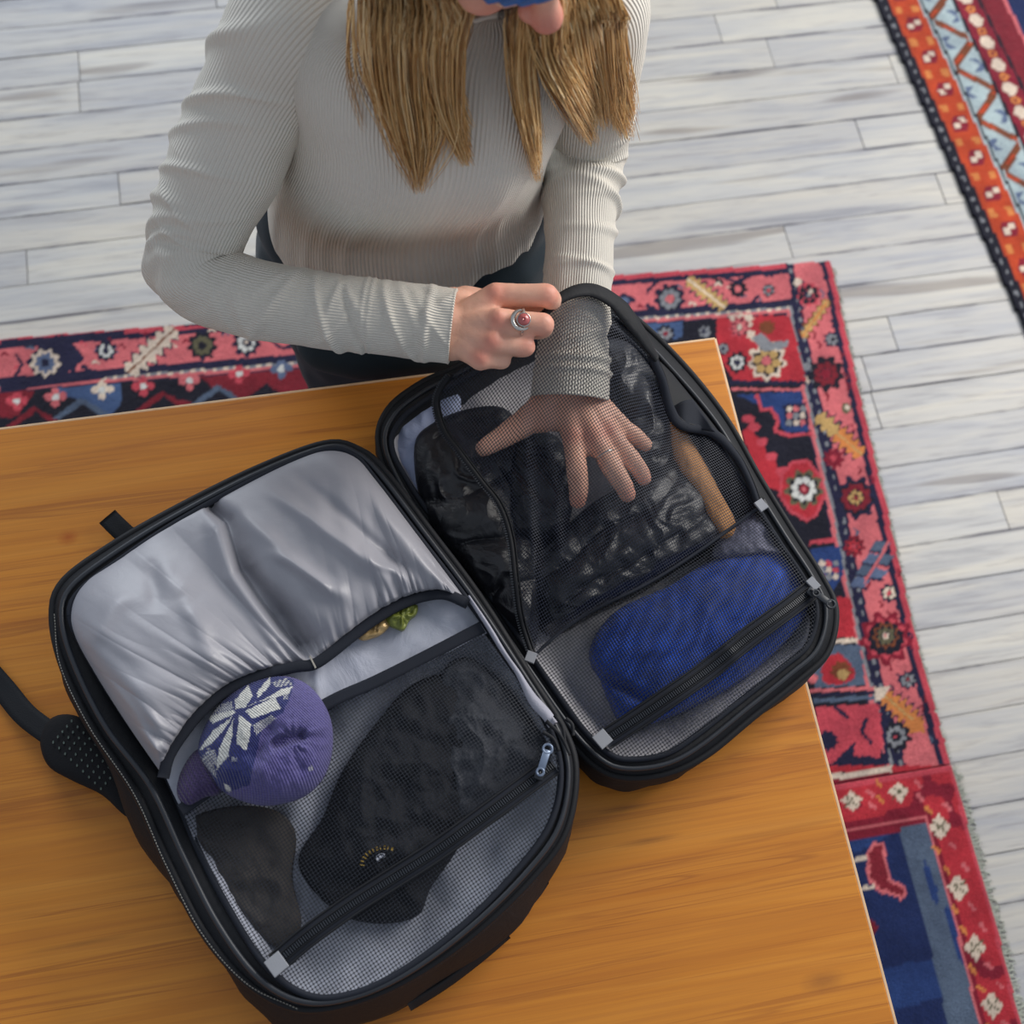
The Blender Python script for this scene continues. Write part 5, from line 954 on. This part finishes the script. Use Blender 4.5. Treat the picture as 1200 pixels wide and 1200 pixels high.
for s in (-1, 1):
    b = MB(); an_ = np.array([hipC[0]+s*0.102, hipC[1]+0.045, 0.05]); b.caps([an_+[0, 0.03, -0.002], an_+[s*0.005, -0.06, -0.008], an_+[s*0.01, -0.14, -0.016]], [0.040, 0.037, 0.028]); b.caps([an_+[0, 0.01, 0.0], an_+[0, 0.005, 0.05]], [0.038, 0.038]); V, F = remesh(b, 0.006, 4); V[:, 2] = np.maximum(V[:, 2], 0.0132); mk('shoe', V, F, M['shoe'], who)

# blue knit beanie on the head
def beanie():
    n, m = 220, 60; th = np.arange(n)/n*2*math.pi; V = []; U = []
    for i in range(m):
        t = i/(m-1)
        if t < 0.12: k = t/0.12; r_ = 0.97+0.05*math.sin(k*math.pi/2); z = 0.016+0.006*(1-math.cos(k*math.pi)); 
        elif t < 0.42: k = (t-0.12)/0.30; r_ = 1.03+0.01*math.sin(k*math.pi); z = 0.022+0.048*k
        else: k = (t-0.42)/0.58; r_ = 1.0*math.cos(k*math.pi/2*0.985)+0.0; z = 0.068+0.062*math.sin(k*math.pi/2)
        rib = 1+0.018*np.sin(th*44)*(1 if t < 0.8 else (1-t)*5)
        x = 0.086*r_*rib*np.cos(th); y = 0.104*r_*rib*np.sin(th)-0.010
        V.append(H+np.stack([x, y, np.full(n, z)-0.02*np.sin(th)*(-1)*0.0-0.10*(y*-1)*0.0+y*-0.10+0.006], 1)@HA); U.append(np.stack([th/(2*math.pi)*88, np.full(n, t*26)], 1))
    V = np.array(V); V = V.reshape(-1, 3); c = np.empty((len(V), 3)); c[:] = srgb(24, 108, 196); return mk('knit_beanie', V, gridf(m, n, cv=True), M['hat'], who, uv=np.array(U).reshape(-1, 2), col=c, label='bright blue ribbed knit beanie')
beanie()

# hair: many thin strands in two hanging bundles, resting on the shirt
bvh = BVHTree.FromPolygons([Vector(v) for v in np.vstack(DR.v)], DR.f)
def drape(px, py, off, zmin):
    d = FW*FPX+RT*(px-600)-UP*(py-600); d /= np.linalg.norm(d); hit = bvh.ray_cast(Vector(CAM), Vector(d))
    return (np.array(hit[0])-d*off) if hit[0] is not None else P(px, py, zmin)
def strands(specs, count, seed):
    rg = np.random.default_rng(seed); mb = MB()
    for i in range(count):
        sd_, path = specs[rg.integers(len(specs))]
        u = rg.normal(0, 0.45); u = max(-1, min(1, u)); lay = rg.uniform(0, 1)
        L = rg.uniform(0.72, 1.0)*(1 if rg.random() > 0.2 else rg.uniform(0.75, 1.0)); yy = rg.uniform(-0.075, 0.035); ex = 0.083*math.sqrt(max(0.1, 1-(yy/0.105)**2)); p = [hd(sd_*(ex-0.006), yy, 0.030), hd(sd_*(ex+0.004+0.006*lay), yy-0.004, -0.030-0.03*(yy < -0.03))]
        kk = len(path); ph = rg.uniform(0, 6.28); wa = rg.uniform(1.0, 5.0)
        for j, (cx, cy, wd, off) in enumerate(path):
            f = (j+1)/kk; cyy = path[0][1]+(cy-path[0][1])*L if j else cy
            x = cx+u*wd+wa*math.sin(ph+f*5)*f; q = P(x, cyy, off+0.018*(lay-0.5)) if off > 1 else drape(x, cyy, off*(0.35+0.9*lay), 0.95); p.append(q)
        p = cr(p, 15); r_ = rg.uniform(0.00035, 0.00075); V, F, uv = tube_data(p, [r_*1.2, r_*1.1, r_, r_*0.25], 3, caps=False)
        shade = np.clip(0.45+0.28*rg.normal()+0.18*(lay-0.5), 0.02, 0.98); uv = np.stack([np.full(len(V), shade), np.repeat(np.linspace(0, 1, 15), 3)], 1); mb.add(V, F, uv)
    return mb
left = [(1, [(490,-8,62,1.262), (486,55,58,.058), (487,120,50,.038), (494,176,42,.028), (492,228,9,.016)]),
        (1, [(470,-8,56,1.258), (462,50,48,.052), (460,100,38,.032), (472,152,26,.022), (486,200,12,.014)]),
        (1, [(522,-4,24,1.280), (520,60,24,.065), (522,120,20,.040), (532,165,12,.028), (545,196,8,.018)])]
right = [(-1, [(616,-4,22,1.268), (610,50,18,.060), (610,100,15,.050), (618,155,13,.040), (630,214,5,.030)]),
         (-1, [(646,-4,28,1.275), (644,40,26,.065), (650,80,24,.060), (672,130,20,.050), (692,172,10,.040)]),
         (-1, [(690,-6,36,1.262), (700,40,32,.050), (708,85,28,.040), (720,125,22,.030), (736,166,12,.022)]),
         (-1, [(684,-6,40,1.266), (692,30,36,.065), (698,75,32,.050), (706,115,26,.040), (712,154,18,.030)])]
mbh = strands(left, 2000, 1); m2 = strands(right, 1900, 2)
for V, u in zip(m2.v, m2.uv): pass
off = mbh.n; mbh.v += m2.v; mbh.uv += m2.uv; mbh.f += [tuple(i+off for i in f) for f in m2.f]; mbh.n += m2.n
m3 = strands([(1, [(412,-5,3,1.24), (408,60,3,.02), (410,110,4,.012), (424,160,4,.006)])], 14, 3); off = mbh.n; mbh.v += m3.v; mbh.uv += m3.uv; mbh.f += [tuple(i+off for i in f) for f in m3.f]; mbh.n += m3.n
# hair from under the hat over the back of the head and neck, gathered forward over both shoulders
rg = np.random.default_rng(9)
for i in range(1500):
    a = rg.uniform(math.pi*0.92, math.pi*2.08); lay = rg.uniform(0, 1); sd_ = 1 if math.cos(a) > 0 else -1; cx, sy_ = math.cos(a), math.sin(a)
    p0 = hd(0.082*cx, 0.098*sy_-0.010, 0.030); p1 = hd((0.086+0.006*lay)*cx, (0.104+0.006*lay)*sy_-0.010, -0.020); p2 = hd((0.080+0.012*lay)*cx, 0.088*sy_-0.020, -0.075)
    nk = neckB+np.array([-sd_*(0.045+0.03*abs(cx)), 0.020-0.055*(1+sy_)+0.02*lay, -0.004+0.02*lay+0.02*(1+sy_)]); p3 = nk; p4 = nk+np.array([-sd_*0.012, -0.035, -0.022]); p = cr([p0, p1, p2, p3, p4], 13)
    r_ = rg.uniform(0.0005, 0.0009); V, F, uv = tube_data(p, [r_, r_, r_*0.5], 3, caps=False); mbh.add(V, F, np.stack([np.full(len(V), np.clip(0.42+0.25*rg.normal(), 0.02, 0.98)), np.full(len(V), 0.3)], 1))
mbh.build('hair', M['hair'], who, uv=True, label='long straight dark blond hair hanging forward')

# silver ring with a round rose stone on the middle finger
ra = P(584,376,.966); rb_ = P(636,380,.964); d = (rb_-ra)/np.linalg.norm(rb_-ra); rc = P(612,378,.966); up = np.array([0.05, -0.35, 0.93]); up -= (up@d)*d; up /= np.linalg.norm(up); sd = np.cross(d, up); th = np.linspace(0, 2*math.pi, 40)
mb = MB(); mb.tube(rc+np.outer(np.cos(th), sd)*0.0122+np.outer(np.sin(th), up)*0.0122, [0.0016, 0.0016], 8, caps=False)
c0 = rc+up*0.0128; mb.tube(np.array([c0-up*0.001, c0+up*0.0022]), [0.0062, 0.0058], 24)
th2 = np.linspace(0.9, 4.6, 40); mb.tube(c0+up*0.001-d*0.0012+np.outer(np.cos(th2), d)*0.0092+np.outer(np.sin(th2), sd)*0.0092, [0.0010, 0.0022, 0.0024, 0.0022, 0.0010], 8); mb.tube(c0+up*0.0022+np.outer(np.cos(th), d)*0.0062+np.outer(np.sin(th), sd)*0.0062, [0.0007, 0.0007], 6, caps=False)
ring = mb.build('ring', M['silver'], who, label='silver ring on the middle finger'); mb = MB(); mb.ell(c0+up*0.0022, (0.0057, 0.0057, 0.0042), np.array([d, sd, up]), 24, 12); mb.build('ring_stone', M['stone'], ring, label='round polished rose pink stone')
ra = P(695,511,.866); rb_ = P(717,547,.866); d = (rb_-ra)/np.linalg.norm(rb_-ra); sd = np.cross(d, [0, 0, 1.0]); up = np.cross(sd, d); rc = ra*0.35+rb_*0.65; mb = MB(); mb.tube(rc+np.outer(np.cos(th), sd)*0.0103+np.outer(np.sin(th), up)*0.0103, [0.0009, 0.0009], 6, caps=False); mb.build('ring', M['silver'], who, label='thin plain band on the hand under the net')
